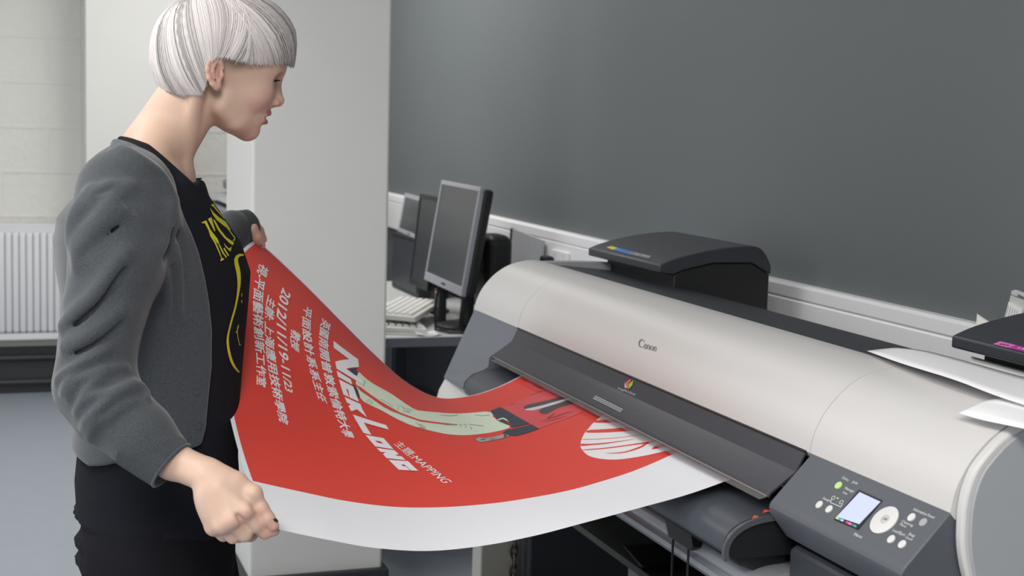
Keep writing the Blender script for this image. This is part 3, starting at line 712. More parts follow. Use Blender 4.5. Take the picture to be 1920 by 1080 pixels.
lid_text('GY', (1190, 477.5), (1198, 479.5), (2, -2.2), M_LABEL, IL)
lid_text('PGY', (1205, 481), (1217, 484), (2, -2.2), M_LABEL, IL)
adopt(pr)

# loose papers on and around the right end of the printer
def strip_paper(name, rows, label, n=18, m=None):
    """sheet through rows of 3D points (each row runs across the sheet)"""
    R_ = [np.array(smooth_path(r, n)) for r in rows]
    G = np.array(R_); out = []
    for k in range(G.shape[1]): out.append(smooth_path(G[:, k], 6))
    return tag(MB().grid(np.array(out)).build(name, m or M_PAPER, smooth=180, solid=.0005), label, 'paper')
def smooth_path(P, n):
    P = np.array(P, float)
    if len(P) == 2: return [P[0] + (P[1] - P[0]) * t for t in np.linspace(0, 1, n)]
    d = np.concatenate([[0], np.cumsum(np.linalg.norm(np.diff(P, axis=0), axis=1))]); d /= d[-1]
    Q = np.vstack([2 * P[0] - P[1], P, 2 * P[-1] - P[-2]]); out = []
    for s in np.linspace(0, 1, n):
        i = min(np.searchsorted(d, s, 'right') - 1, len(P) - 2); t = (s - d[i]) / (d[i + 1] - d[i])
        a, b, c, e = Q[i], Q[i + 1], Q[i + 2], Q[i + 3]
        out.append(.5 * (2 * b + (c - a) * t + (2 * a - 5 * b + 4 * c - e) * t * t + (3 * b - a - 3 * c + e) * t ** 3))
    return out
Z = lambda x, y, z: on(x, y, 2, z)
strip_paper('paper_sheet', [[Z(1626, 658, 1.121), Z(1690, 681, 1.126), Z(1790, 712, 1.130), Z(1880, 746, 1.124), Z(1990, 780, 1.119)],
                            [Z(1650, 655, 1.1225), Z(1710, 664, 1.1265), Z(1790, 688, 1.1285), Z(1880, 717, 1.1245), Z(1990, 748, 1.1205)],
                            [Z(1680, 652, 1.122), Z(1730, 657, 1.124), Z(1800, 674, 1.124), Z(1890, 699, 1.122), Z(1990, 725, 1.120)]],
            'long curling white sheet lying along the dark strip behind the printer cover')
strip_paper('paper_sheet', [[Z(1795, 774, 1.102), Z(1840, 787, 1.103), Z(1898, 799, 1.106), Z(1960, 812, 1.106)],
                            [Z(1816, 764, 1.109), Z(1852, 770, 1.1115), Z(1907, 779, 1.113), Z(1967, 789, 1.112)],
                            [Z(1848, 751, 1.116), Z(1880, 748, 1.119), Z(1925, 753, 1.120), Z(1980, 762, 1.119)]],
            'small bowed white sheet on the right end of the printer top, nearest the camera')
X_ = lambda x, y, v: on(x, y, 0, v)
strip_paper('paper_sheet', [[X_(1821, 668, 1.400), X_(1865, 680, 1.398), X_(1930, 697, 1.400)], [X_(1818, 692, 1.372), X_(1865, 706, 1.370), X_(1930, 724, 1.374)]],
            'white paper tucked under the lid of the right-hand ink box')
strip_paper('paper_sheet', [[X_(1829, 622, 1.70), X_(1845, 622, 1.705), X_(1875, 628, 1.71)], [X_(1832, 588, 1.715), X_(1847, 598, 1.718), X_(1868, 612, 1.72)]], 'pointed paper scrap sticking up behind the right-hand ink box', m=M_CREAM)
hd = thing('document_holder', tuple(X_(1905, 640, 1.72)), 'white slotted document holder with a printed sheet behind the right-hand ink box', 'holder')
M_HOLD = mat('holder_plastic', rgb(196, 197, 196), .4)
def slabX(pts, x0, x1):
    a = [X_(*p, x0) for p in pts]; b_ = [p + np.array([x1 - x0, 0, 0]) for p in a]; n = len(a)
    return MB().add(a + b_, [(i, (i + 1) % n, n + (i + 1) % n, n + i) for i in range(n)] + [tuple(range(n)), tuple(range(n, 2 * n))[::-1]])
slabX([(1880, 617), (1895, 553), (1950, 575), (1950, 645)], 1.715, 1.72).build('back_plate', M_HOLD, hd)
slabX([(1895, 552), (1896, 545), (1902, 543.5), (1950, 562), (1950, 571), (1908, 552), (1906, 557)], 1.712, 1.72).build('hanging_rim', M_HOLD, hd, bevel=.001)
slabX([(1879, 612), (1891, 566), (1916, 580), (1912, 620)], 1.710, 1.714).build('printed_sheet', M_PAPER, hd)
tx = MB()
for i in range(5):
    a, b_ = np.array([1890.5 + i * 4.2, 573 + i * 2.3]), np.array([1881.5 + i * 5.0, 606 + i * .6])
    q = [X_(*p, 1.7095) for p in (a, a + (.7, .4), b_ + (.7, .4), b_)]
    tx.add(q, [(0, 1, 2, 3)])
tx.build('ruled_lines', mat('print_grey', rgb(150, 150, 152), .6), hd, recalc=False)
adopt(hd)

# ------------------------------------------------------------------ the poster coming out of the slot, held at both corners
YF, YN = 2.771, 1.852
FAR = [(980, 703), (930, 727), (880, 742), (820, 745), (760, 715), (700, 662), (640, 602), (580, 541), (530, 493), (500, 466), (478, 449)]
NEAR = [(1375, 897), (1290, 927), (1200, 952), (1100, 979), (1000, 1005), (900, 1024), (800, 1033), (700, 1027), (620, 1013), (560, 1001), (508, 989)]
F3 = np.array(smooth_path([onY(*q, YF) for q in FAR], 241)); N3 = np.array(smooth_path([onY(*q, YN) for q in NEAR], 241))
def _arc(P): return np.concatenate([[0], np.cumsum(np.linalg.norm(np.diff(P, axis=0), axis=1))])
aF, aN = _arc(F3), _arc(N3)
def sheet_pos(u, t):
    """u: 0 far edge .. 1 near edge;  t: 0 held end .. 1 slot (beyond 1: inside the machine)"""
    u = np.asarray(u, float); t = np.asarray(t, float); tc = np.clip(t, 0, 1)
    f = np.stack([np.interp((1 - tc) * aF[-1], aF, F3[:, k]) for k in range(3)], -1)
    n = np.stack([np.interp((1 - tc) * aN[-1], aN, N3[:, k]) for k in range(3)], -1)
    P = f * (1 - u[..., None]) + n * u[..., None]
    q = 1 - tc; s1 = np.sin(PI * u); s2 = np.sin(2 * PI * u)          # the sag between the two hands
    P[..., 2] -= s1 * (-.0046 * q + .0163 * q * q) + s2 * (-.0422 * q + .0051 * q * q)
    P[..., 0] -= s1 * (.0435 * q + .0221 * q * q) + s2 * (.0351 * q - .0227 * q * q)
    P[..., 0] += np.maximum(t - 1, 0) * .7
    return P
us = np.unique(np.concatenate([np.linspace(0, 1, 61), [.005, .80]])); ts = np.unique(np.concatenate([np.linspace(0, 1.12, 73), [.010]]))
gu, gt = np.meshgrid(us, ts); GP = sheet_pos(gu, gt)
pm = MB(); nb = len(us)
for i in range(len(ts) - 1):
    for j in range(nb - 1):
        pm.f.append((i * nb + j, (i + 1) * nb + j, (i + 1) * nb + j + 1, i * nb + j + 1))
        uc, tc = (us[j] + us[j + 1]) / 2, (ts[i] + ts[i + 1]) / 2
        pm.mi.append(1 if (.005 < uc < .80 and tc > .010) else 0)
pm.v = [tuple(p) for p in GP.reshape(-1, 3)]
M_PWHITE = mat('poster_white', rgb(233, 234, 240), .55); M_PRED = mat('poster_red_ink', rgb(222, 68, 56), .5)
_iu, _it = np.meshgrid(np.linspace(0, 1, 300), np.linspace(0, 1.12, 330)); _ip = project(sheet_pos(_iu, _it))
def ut(px, py):
    d = ((_ip - np.array([px, py])) ** 2).sum(-1); i, j = np.unravel_index(d.argmin(), d.shape)
    # one Gauss-Newton refinement
    u, t = _iu[i, j], _it[i, j]; e = 1e-3
    p = project(sheet_pos(u, t)); J = np.stack([(project(sheet_pos(u + e, t)) - p) / e, (project(sheet_pos(u, t + e)) - p) / e], 1)
    try:
        du = np.linalg.solve(J, np.array([px, py]) - p)
        if np.abs(du).max() < .02: u, t = u + du[0], t + du[1]
    except np.linalg.LinAlgError: pass
    return np.array([u, t])
W_, L_ = YF - YN, .70
def sheet_nrm(u, t):
    e = 2e-3; a = sheet_pos(u + e, t) - sheet_pos(u - e, t); b = sheet_pos(u, t + e) - sheet_pos(u, t - e)
    n = np.cross(a, b); n /= np.linalg.norm(n, axis=-1)[:, None]; return np.where(n[:, 2:3] < 0, -n, n)
def ink(V, F, m, lift):
    """print a flat pattern given in (u, t) onto the sheet"""
    V = np.asarray(V, float); S_ = V * np.array([W_, L_])
    S_, F = split_long(S_, F, .012); V = S_ / np.array([W_, L_])
    P = sheet_pos(V[:, 0], V[:, 1]) + sheet_nrm(V[:, 0], V[:, 1]) * lift
    k = PMATS.index(m); o = len(pm.v); pm.v += [tuple(p) for p in P]
    for f in F:
        a, b, c = (P[i] for i in f)
        if np.cross(b - a, c - a)[2] < 0: f = f[::-1]
        pm.f.append(tuple(i + o for i in f)); pm.mi.append(k)
def chaikin(L, n=2):
    P = [np.array(p, float) for p in L]
    for _ in range(n):
        Q = []
        for i in range(len(P)):
            a, b = P[i], P[(i + 1) % len(P)]; Q += [a * .78 + b * .22, a * .22 + b * .78]
        P = Q
    return [tuple(p) for p in P]
def ink_px(loops, m, lift=.0006, soft=0):
    if soft: loops = chaikin(loops, soft)
    lp = [[ut(*p) for p in l] for l in (loops if isinstance(loops[0][0], (tuple, list)) else [loops])]
    V, F = poly_faces(lp); ink(V, F, m, lift)
def zz(x0, y0, s, pts): return [(x0 + x / s, y0 + y / s) for x, y in pts]
M_PTXT = mat('poster_white_ink', rgb(238, 236, 240), .55); M_NAVY = mat('poster_navy_ink', rgb(58, 64, 78), .55); M_MINT = mat('poster_mint_ink', rgb(218, 230, 210), .55, var=.05, vscale=30)
M_MINTD = mat('poster_green_line', rgb(118, 150, 116), .55); M_ROSE = mat('poster_rose_ink', rgb(214, 84, 88), .55, var=.06, vscale=50); M_ROSED = mat('poster_rose_line', rgb(168, 50, 60), .55)
M_SLATE = mat('poster_slate_ink', rgb(80, 76, 74), .55); M_LAV = mat('poster_lavender_ink', rgb(214, 208, 224), .55); M_OLIVE = mat('poster_olive_ink', rgb(66, 76, 50), .55); M_HANDI = mat('poster_grey_ink', rgb(158, 172, 166), .55)
PMATS = [M_PWHITE, M_PRED, M_PTXT, M_NAVY, M_MINT, M_MINTD, M_ROSE, M_ROSED, M_SLATE, M_LAV, M_OLIVE, M_HANDI]
def ink_text(body, base, top, m=None, lift=.0009, heavy=True):
    """lettering between a baseline and a top line, each given by photo pixels at start, middle and end"""
    vs, fs = text_mesh(body, 0.0); mn, mx = vs.min(0), vs.max(0)
    vs, fs = split_long(vs, fs, .22)
    B = [ut(*p) for p in base]; T = [ut(*p) for p in top]
    def quad(Q, f): return Q[0] * (2 * (f - .5) * (f - 1)) + Q[1] * (4 * f * (1 - f)) + Q[2] * (2 * f * (f - .5))
    lo = min(mn[1], 0) if any(ord(c) > 0x2000 for c in body) else 0
    for k, (dx, dy) in enumerate([(dx, dy) for dx in (-.022, .022) for dy in (-.018, .018)] if heavy else [(-.008, 0), (.008, 0)]):     # heavier strokes
        V = []
        for v in vs:
            f = (v[0] + dx - mn[0]) / (mx[0] - mn[0]); h = (v[1] + dy - lo) / (mx[1] - lo)
            V.append(quad(B, f) * (1 - h) + quad(T, f) * h)
        ink(V, fs, m or M_PTXT, lift + k * .00004)
# the writing
ink_text('\u8996-\u5e73\u9762\u85dd\u8853\u5275\u65b0\u5de5\u4f5c\u5ba4', [(486, 492.5), (474.5, 607), (480, 721)], [(504, 506), (493.5, 613), (498.6, 728)])
ink_text('\u4e3b\u8fa6: \u4e0a\u6d77\u61c9\u7528\u6280\u8853\u5b78\u9662', [(502, 553), (499, 668), (523, 790)], [(517, 568), (518, 677), (542, 799)])
ink_text('2012/11/19-11/23', [(530, 540), (520.5, 640), (535, 732)], [(544.5, 553), (537.5, 650), (548, 738)])
ink_text('\u6559\u6388', [(546, 617), (543.5, 634), (546, 652)], [(564, 628), (561, 645), (560.5, 663)])
ink_text('\u5e73\u9762\u8a2d\u8a08\u7cfb\u7cfb\u4e3b\u4efb', [(570, 573), (572.5, 664), (596, 748)], [(585.5, 582), (590.5, 672), (614, 759)])
ink_text('\u82f1\u570b\u5357\u958b\u666e\u6566\u7d22\u502b\u7279\u5927\u5b78', [(604, 597), (608, 709), (643, 818)], [(620.5, 609), (627, 716), (665, 823)])
ink_text('\u4e3b\u984c:MAPPING', [(738, 834), (782, 871), (829.5, 907)], [(749, 826), (800, 866), (852, 904)], heavy=False)
zD = lambda pts: zz(680, 805, 9.1, pts)
zE = lambda pts: zz(620, 630, 9.1, pts)
zF = lambda pts: zz(630, 690, 8.19, pts)
for loops in ([zE([(42, 90), (465, 408), (478, 538), (260, 565), (541, 768), (555, 837), (95, 565), (72, 445), (312, 405), (48, 210)])], [zF([(5, 45), (222, 180), (245, 262), (25, 140)])],
              [zF([(38, 180), (262, 292), (350, 528), (110, 415)]), zF([(152, 318), (183, 342), (205, 450), (190, 440)])], [zF([(125, 450), (370, 560), (400, 640), (472, 765), (318, 642), (232, 672), (183, 590), (222, 570), (165, 540)])],
              [zz(640, 660, 5.4, [(112, 637), (450, 745), (478, 790), (225, 720), (303, 845), (222, 825)])], [zD([(40, 102), (352, 160), (525, 348), (210, 300)]), zD([(205, 200), (300, 215), (352, 255), (255, 240)])],
              [zD([(232, 325), (540, 368), (612, 432), (548, 455), (660, 470), (728, 533), (405, 502), (340, 430), (390, 402), (300, 395)])], [zD([(438, 528), (770, 552), (948, 718), (615, 700)]), zD([(648, 608), (715, 615), (738, 640), (685, 640)])]):
    ink_px(loops, M_PTXT, .0011)
ink_px(zD([(730, 640), (739, 638), (822, 713), (808, 713)]), M_PRED, .0014)
# the printed figure
zA = lambda pts: zz(640, 660, 5.4, pts)
zB = lambda pts: zz(860, 690, 6.748, pts)
zC = lambda pts: zz(1060, 760, 8.0, pts)
ink_px(zA([(165, 190), (245, 270), (330, 330), (500, 420), (640, 520), (750, 590), (870, 605), (1100, 625), (1300, 620), (1500, 600), (1530, 650), (1590, 705), (1690, 742), (1715, 768), (1600, 802), (1400, 835), (1250, 848), (1080, 837), (900, 800), (700, 745), (540, 670), (400, 590), (290, 540), (200, 490), (170, 400), (140, 320)]), M_MINT, .0005, 1)
ink_px(zA([(130, 322), (200, 362), (300, 438), (450, 535), (600, 618), (800, 690), (1000, 716), (1175, 736), (1172, 746), (1000, 733), (800, 708), (600, 638), (430, 562), (300, 470), (190, 395)]), M_PRED, .0007)
def ink_line(pts, w, m, lift=.0008):
    P = np.array(smooth_path(pts, 8)) if len(pts) > 2 else np.array(pts, float)
    T = np.gradient(P, axis=0); T /= np.linalg.norm(T, axis=1)[:, None] + 1e-9; N = np.stack([-T[:, 1], T[:, 0]], 1) * w / 2
    ink_px([tuple(p) for p in P + N] + [tuple(p) for p in (P - N)[::-1]], m, lift)
for pts in ([(560, 530), (580, 560), (565, 590)], [(600, 545), (625, 575), (635, 610)], [(625, 560), (660, 590), (690, 625)], [(640, 600), (670, 612), (700, 600)], [(660, 575), (700, 590), (720, 600)], [(250, 510), (265, 490), (290, 485)], [(275, 495), (290, 515), (290, 535)], [(295, 490), (310, 510), (315, 530)],
            [(220, 290), (240, 300), (230, 325)], [(225, 320), (222, 345), (228, 360)], [(750, 715), (790, 745), (830, 770)], [(780, 735), (820, 745), (855, 780)], [(760, 770), (800, 768), (845, 782)], [(800, 750), (820, 770), (850, 785)], [(1190, 735), (1215, 745), (1205, 765)],
            [(1235, 735), (1265, 742), (1255, 770)], [(1285, 735), (1340, 742), (1440, 752)], [(1300, 760), (1320, 775), (1310, 790)], [(1330, 790), (1370, 805), (1340, 800)], [(1000, 640), (1100, 650), (1180, 640)], [(1350, 640), (1430, 650), (1500, 640)], [(400, 480), (480, 530), (520, 560)], [(480, 590), (560, 620), (640, 650)]):
    ink_line(zA(pts), .8, M_MINTD)
ink_line(zA([(1030, 737), (1100, 741), (1175, 741)]), 1.1, M_MINTD)
ink_px(zA([(75, 175), (150, 165), (165, 232), (135, 250), (95, 210)]), M_NAVY, .0009)
ink_px(zA([(95, 335), (125, 335), (170, 400), (182, 468), (155, 460), (130, 400)]), M_NAVY, .0009)
ink_px(zB([(535, 500), (820, 392), (940, 330), (1130, 282), (1170, 268), (1400, 352), (1610, 505), (1560, 562), (1160, 715), (1018, 770), (915, 716)]), M_ROSE, .0005)
ink_px(zB([(850, 185), (900, 172), (1150, 258), (1172, 290), (1080, 300), (970, 288), (870, 230)]), M_ROSE, .0005)
for pts in ([(860, 365), (1000, 310), (1140, 285), (1000, 325)], [(900, 180), (1010, 250), (1100, 280), (1000, 262)], [(960, 200), (1080, 262), (1040, 255)], [(1000, 690), (1200, 620), (1330, 570), (1500, 540), (1330, 590), (1200, 640)], [(1100, 640), (1230, 560), (1215, 590), (1150, 640)], [(1030, 700), (1250, 640), (1420, 590), (1250, 655)], [(640, 470), (760, 430), (650, 480)]):
    ink_px(zB(pts), M_ROSED, .0007, 1)
ink_px(zB([(400, 545), (525, 498), (900, 708), (690, 755), (655, 740), (655, 715), (640, 690), (560, 660), (490, 650), (440, 600)]), M_NAVY, .0008)
ink_px(zB([(555, 828), (600, 790), (920, 718), (1018, 770), (860, 830), (720, 865), (640, 857)]), M_NAVY, .0008)
ink_px(zB([(215, 912), (250, 885), (330, 895), (560, 845), (620, 845), (640, 858), (600, 880), (540, 897), (440, 915), (300, 942), (250, 937)]), M_HANDI, .0008)
for pts in ([(270, 905), (350, 905), (300, 920)], [(570, 850), (620, 848), (600, 875), (570, 888)], [(380, 905), (500, 885), (420, 910)]): ink_px(zB(pts), M_SLATE, .001)
ink_px(zB([(440, 600), (490, 652), (560, 662), (650, 715), (590, 715), (500, 672)]), M_OLIVE, .0010)
ink_px(zB([(490, 655), (565, 635), (600, 650), (640, 690), (560, 652), (500, 668)]), M_MINT, .0012)
ink_px(zB([(400, 560), (440, 605), (430, 620), (395, 575)]), M_MINT, .0012)
ink_px(zB([(815, 500), (870, 468), (1330, 360), (1480, 372), (1410, 388), (1390, 386), (850, 525)]), M_SLATE, .0008)
ink_px(zB([(1010, 548), (1060, 510), (1250, 462), (1430, 392), (1480, 380), (1532, 422), (1460, 455), (1290, 500), (1200, 540), (1110, 588), (1045, 585)]), M_SLATE, .0008)
ink_px(zB([(836, 540), (860, 522), (1392, 384), (1432, 390), (1380, 412), (935, 545)]), M_LAV, .0010)
ink_px(zC([(600, 112), (480, 220), (415, 268), (340, 362), (290, 415), (240, 518), (230, 578), (225, 620), (255, 680), (340, 760), (480, 802), (700, 822), (900, 808), (1200, 760), (1500, 690), (1790, 630), (1700, 560), (1300, 380), (900, 215)]), M_PTXT, .0005, 2)
for pts in ([(470, 226), (700, 218), (860, 203), (990, 200), (1060, 262), (900, 262), (780, 262), (418, 270)], [(338, 374), (600, 362), (830, 345), (1010, 322), (1180, 300), (1300, 362), (1120, 374), (980, 390), (560, 416), (292, 416)],
            [(240, 514), (500, 508), (800, 488), (1130, 447), (1300, 420), (1130, 453), (800, 495), (500, 515), (240, 522)], [(231, 578), (350, 585), (600, 568), (1050, 508), (1050, 512), (600, 586), (400, 602), (225, 620)],
            [(252, 670), (600, 643), (1000, 588), (1300, 543), (1420, 518), (1560, 490), (1420, 530), (1300, 562), (1230, 582), (1150, 642), (950, 706), (780, 732), (560, 724), (780, 717), (930, 692), (1100, 632), (1200, 582), (1000, 605), (600, 658), (256, 682)],
            [(1280, 672), (1350, 610), (1480, 575), (1620, 560), (1700, 600), (1590, 607), (1450, 640)]):
    ink_px(zC(pts), M_PRED, .0008, 1)
poster = pm.build('printed_poster', PMATS, smooth=60, recalc=False)
tag(poster, 'red and white printed poster running from the printer slot to the hands', 'poster')
# ------------------------------------------------------------------ the person: implicit solids turned into smooth meshes
class Solid:
    """list of rounded shapes blended together; every shape knows a bounding ball so far ones can be skipped"""
    def __init__(s): s.items = []; s.post = []
    def _push(s, op, fn, pts, rad, k):
        P = np.atleast_2d(np.array(pts, float)); c = (P.min(0) + P.max(0)) / 2
        s.items.append((op, fn, c, np.linalg.norm(P - c, axis=1).max() + rad, k)); return s
    def ball(s, c, r, k=.01, op='+'):
        c = np.array(c, float)
        return s._push(op, lambda P: np.linalg.norm(P - c, axis=1) - r, c, r, k)
    def egg(s, c, r, k=.01, op='+', rot=None):
        c = np.array(c, float); r = np.array(r, float); M = None if rot is None else np.array(rot, float)
        def fn(P):
            q = P - c
            if M is not None: q = q @ M.T
            k0 = np.linalg.norm(q / r, axis=1); k1 = np.linalg.norm(q / (r * r), axis=1)
            return np.where(k1 > 1e-9, k0 * (k0 - 1) / np.maximum(k1, 1e-9), -r.min())
        return s._push(op, fn, c, r.max(), k)
    def cap(s, a, b, ra, rb=None, k=.01, op='+'):
        a = np.array(a, float); b = np.array(b, float); rb = ra if rb is None else rb; ab = b - a; L2 = ab @ ab
        def fn(P):
            t = np.clip(((P - a) @ ab) / L2, 0, 1)
            return np.linalg.norm(P - a - t[:, None] * ab, axis=1) - (ra + (rb - ra) * t)
        return s._push(op, fn, [a, b], max(ra, rb), k)
    def chain(s, pts, rs, k=.01, op='+', kj=None):
        pts = [np.array(p, float) for p in pts]
        rs = rs if hasattr(rs, '__len__') else [rs] * len(pts)
        def fn(P):
            d = None
            for i in range(len(pts) - 1):
                a, b = pts[i], pts[i + 1]; ab = b - a
                t = np.clip(((P - a) @ ab) / (ab @ ab), 0, 1)
                e = np.linalg.norm(P - a - t[:, None] * ab, axis=1) - (rs[i] + (rs[i + 1] - rs[i]) * t)
                d = e if d is None else smin(d, e, kj if kj is not None else .004)
            return d
        return s._push(op, fn, pts, max(rs), k)
    def loft(s, rows, k=.01, op='+', ex=2.2):
        """stack of flattened ovals: rows of (z, back x, front x, half width, centre y)"""
        R_ = np.array(sorted(rows)); z = R_[:, 0]
        def fn(P):
            b = np.interp(P[:, 2], z, R_[:, 1]); f = np.interp(P[:, 2], z, R_[:, 2]); w = np.interp(P[:, 2], z, R_[:, 3]); cy = np.interp(P[:, 2], z, R_[:, 4])
            a = (f - b) / 2; cx = (f + b) / 2
            r = (np.abs((P[:, 0] - cx) / a) ** ex + np.abs((P[:, 1] - cy) / w) ** ex) ** (1 / ex)
            d = (r - 1) * np.minimum(a, w)
            return np.maximum(d, np.maximum(z[0] - P[:, 2], P[:, 2] - z[-1]))
        pts = [(x, y, zz_) for zz_, b_, f_, w_, c_ in R_ for x in (b_, f_) for y in (c_ - w_, c_ + w_)]
        return s._push(op, fn, pts, .02, k)
    def func(s, fn, c, r, k=.01, op='+'): return s._push(op, fn, c, r, k)
    def __call__(s, P, c=None, R=None):
        d = np.full(len(P), 1.0)
        for op, fn, bc, br, k in s.items:
            if c is not None and np.linalg.norm(bc - c) > br + R + .05: continue
            e = fn(P)
            if op == '+': d = smin(d, e, k)
            elif op == '-': d = -smin(-d, e, k)
            elif op == '&': d = -smin(-d, -e, k)
        return d
def smin(a, b, k):
    if k <= 0: return np.minimum(a, b)
    h = np.maximum(k - np.abs(a - b), 0) / k
    return np.minimum(a, b) - h * h * k * .25
def shell_mesh(f, lo, hi, h, B=28, relax=2):
    """surface nets over the blocks that the surface passes through"""
    lo = np.array(lo, float); N = np.ceil((np.array(hi) - lo) / (h * B)).astype(int)
    ax = np.arange(B + 1); GI = np.stack(np.meshgrid(ax, ax, ax, indexing='ij'), -1).reshape(-1, 3)
    dim = N * B + 2; keys = []; pos = []; edges = []
    half = h * B / 2 * math.sqrt(3)
    off = np.array([(i, j, k) for i in (0, 1) for j in (0, 1) for k in (0, 1)])
    cen = [(np.array(b) * B, lo + (np.array(b) * B + B / 2) * h) for b in np.ndindex(*N)]
    CP = np.array([c for _, c in cen]); dc = f(CP)
    for (g0, c), d0 in zip(cen, dc):
        if abs(d0) > half * 1.35 + .03: continue
        P = lo + (GI + g0) * h
        D = f(P, c, half).reshape(B + 1, B + 1, B + 1); S_ = D < 0
        if S_.all() or not S_.any(): continue
        cnt = np.zeros((B, B, B), int)
        for i, j, k in off: cnt += S_[i:B + i, j:B + j, k:B + k]
        act = np.argwhere((cnt > 0) & (cnt < 8))
        if len(act) == 0: continue
        acc = np.zeros((len(act), 3)); num = np.zeros(len(act))
        for a in range(3):
            b_, c_ = [q for q in range(3) if q != a]
            for i in (0, 1):
                for j in (0, 1):
                    o0 = np.zeros(3, int); o0[b_] = i; o0[c_] = j; o1 = o0.copy(); o1[a] = 1
                    d0_ = D[tuple((act + o0).T)]; d1_ = D[tuple((act + o1).T)]
                    m = (d0_ < 0) != (d1_ < 0)
                    t = np.where(m, d0_ / np.where(m, d0_ - d1_, 1), 0)
                    p = act + o0 + (o1 - o0) * t[:, None]
                    acc[m] += p[m]; num[m] += 1
            sl0 = [slice(0, B)] * 3; sl1 = [slice(0, B)] * 3; sl1[a] = slice(1, B + 1)
            s0, s1 = S_[tuple(sl0)], S_[tuple(sl1)]
            e = np.argwhere(s0 != s1)
            if len(e): edges.append((a, e + g0, s0[tuple(e.T)]))
        keys.append(((act + g0) @ np.array([dim[1] * dim[2], dim[2], 1]))); pos.append(lo + (acc / num[:, None] + g0) * h)
    keys = np.concatenate(keys); pos = np.concatenate(pos); o = np.argsort(keys); keys, pos = keys[o], pos[o]
    F = []
    st = np.array([dim[1] * dim[2], dim[2], 1])
    for a, e, ins in edges:
        b_, c_ = (a + 1) % 3, (a + 2) % 3
        eb = np.zeros(3, int); eb[b_] = 1; ec = np.zeros(3, int); ec[c_] = 1
        q = np.stack([(e - eb - ec) @ st, (e - ec) @ st, e @ st, (e - eb) @ st], 1)
        ok = ((e - eb - ec) >= 0).all(1); q, ins = q[ok], ins[ok]
        ix = np.searchsorted(keys, q).clip(0, len(keys) - 1); good = (keys[ix] == q).all(1)
        ix, ins = ix[good], ins[good]
        ix[~ins] = ix[~ins][:, ::-1]; F.append(ix)
    F = np.concatenate(F)
    for _ in range(relax):
        acc = np.zeros_like(pos); n = np.zeros(len(pos))
        for i in range(4):
            a, b = F[:, i], F[:, (i + 1) % 4]
            np.add.at(acc, a, pos[b]); np.add.at(n, a, 1); np.add.at(acc, b, pos[a]); np.add.at(n, b, 1)
        pos = pos * .5 + .5 * acc / np.maximum(n, 1)[:, None]
    return pos, F
def mesh_object(name, V, F, mats, parent, smooth=True):
    me = bpy.data.meshes.new(name)
    me.vertices.add(len(V)); me.vertices.foreach_set('co', np.asarray(V, 'f').ravel())
    n = F.shape[1]
    me.loops.add(F.size); me.loops.foreach_set('vertex_index', F.astype('i').ravel())
    me.polygons.add(len(F)); me.polygons.foreach_set('loop_start', np.arange(0, F.size, n, dtype='i'))
    me.polygons.foreach_set('loop_total', np.full(len(F), n, 'i'))
    me.update(calc_edges=True); me.validate()
    for m in (mats if isinstance(mats, (list, tuple)) else [mats]): me.materials.append(m)
    if smooth: me.polygons.foreach_set('use_smooth', [True] * len(me.polygons))
    o = bpy.data.objects.new(name, me); COL.objects.link(o); o.parent = parent
    return o
def paint(o, C):
    a = o.data.color_attributes.new('tint', 'FLOAT_COLOR', 'POINT')
    a.data.foreach_set('color', np.concatenate([C, np.ones((len(C), 1))], 1).astype('f').ravel())
def hits(f, pts, t0=1.2, t1=3.4):
    """first surface points met by the sight lines of several photo pixels (None where a line misses)"""
    D = np.array([ray(*p) for p in pts]); ln = np.linalg.norm(D, axis=1); t = np.full(len(D), t0); ok = np.zeros(len(D), bool); live = np.ones(len(D), bool)
    for _ in range(220):
        i = np.flatnonzero(live)
        if len(i) == 0: break
        v = f(CC + D[i] * t[i][:, None]); done = v < .0004
        ok[i[done]] = True; live[i[done]] = False
        t[i[~done]] += np.maximum(v[~done] * .7, .0004) / ln[i[~done]]
        live &= t < t1
    return [CC + D[i] * t[i] if ok[i] else None for i in range(len(D))]
def hit(f, px, py): return hits(f, [(px, py)])[0]

YC = 2.30                                             # the middle plane of the body
me_ = thing('person', (0.25, YC, 0), 'person with a pale bowl cut in a grey cardigan, holding up the red poster', 'person')
q = onY

# ---------------------------------------------------------------- hands (right hand near the camera, left hand far)
def V3(*a): return np.array(a, float)
NRM = np.array([.12, -.99, -.05])                     # roughly towards the camera
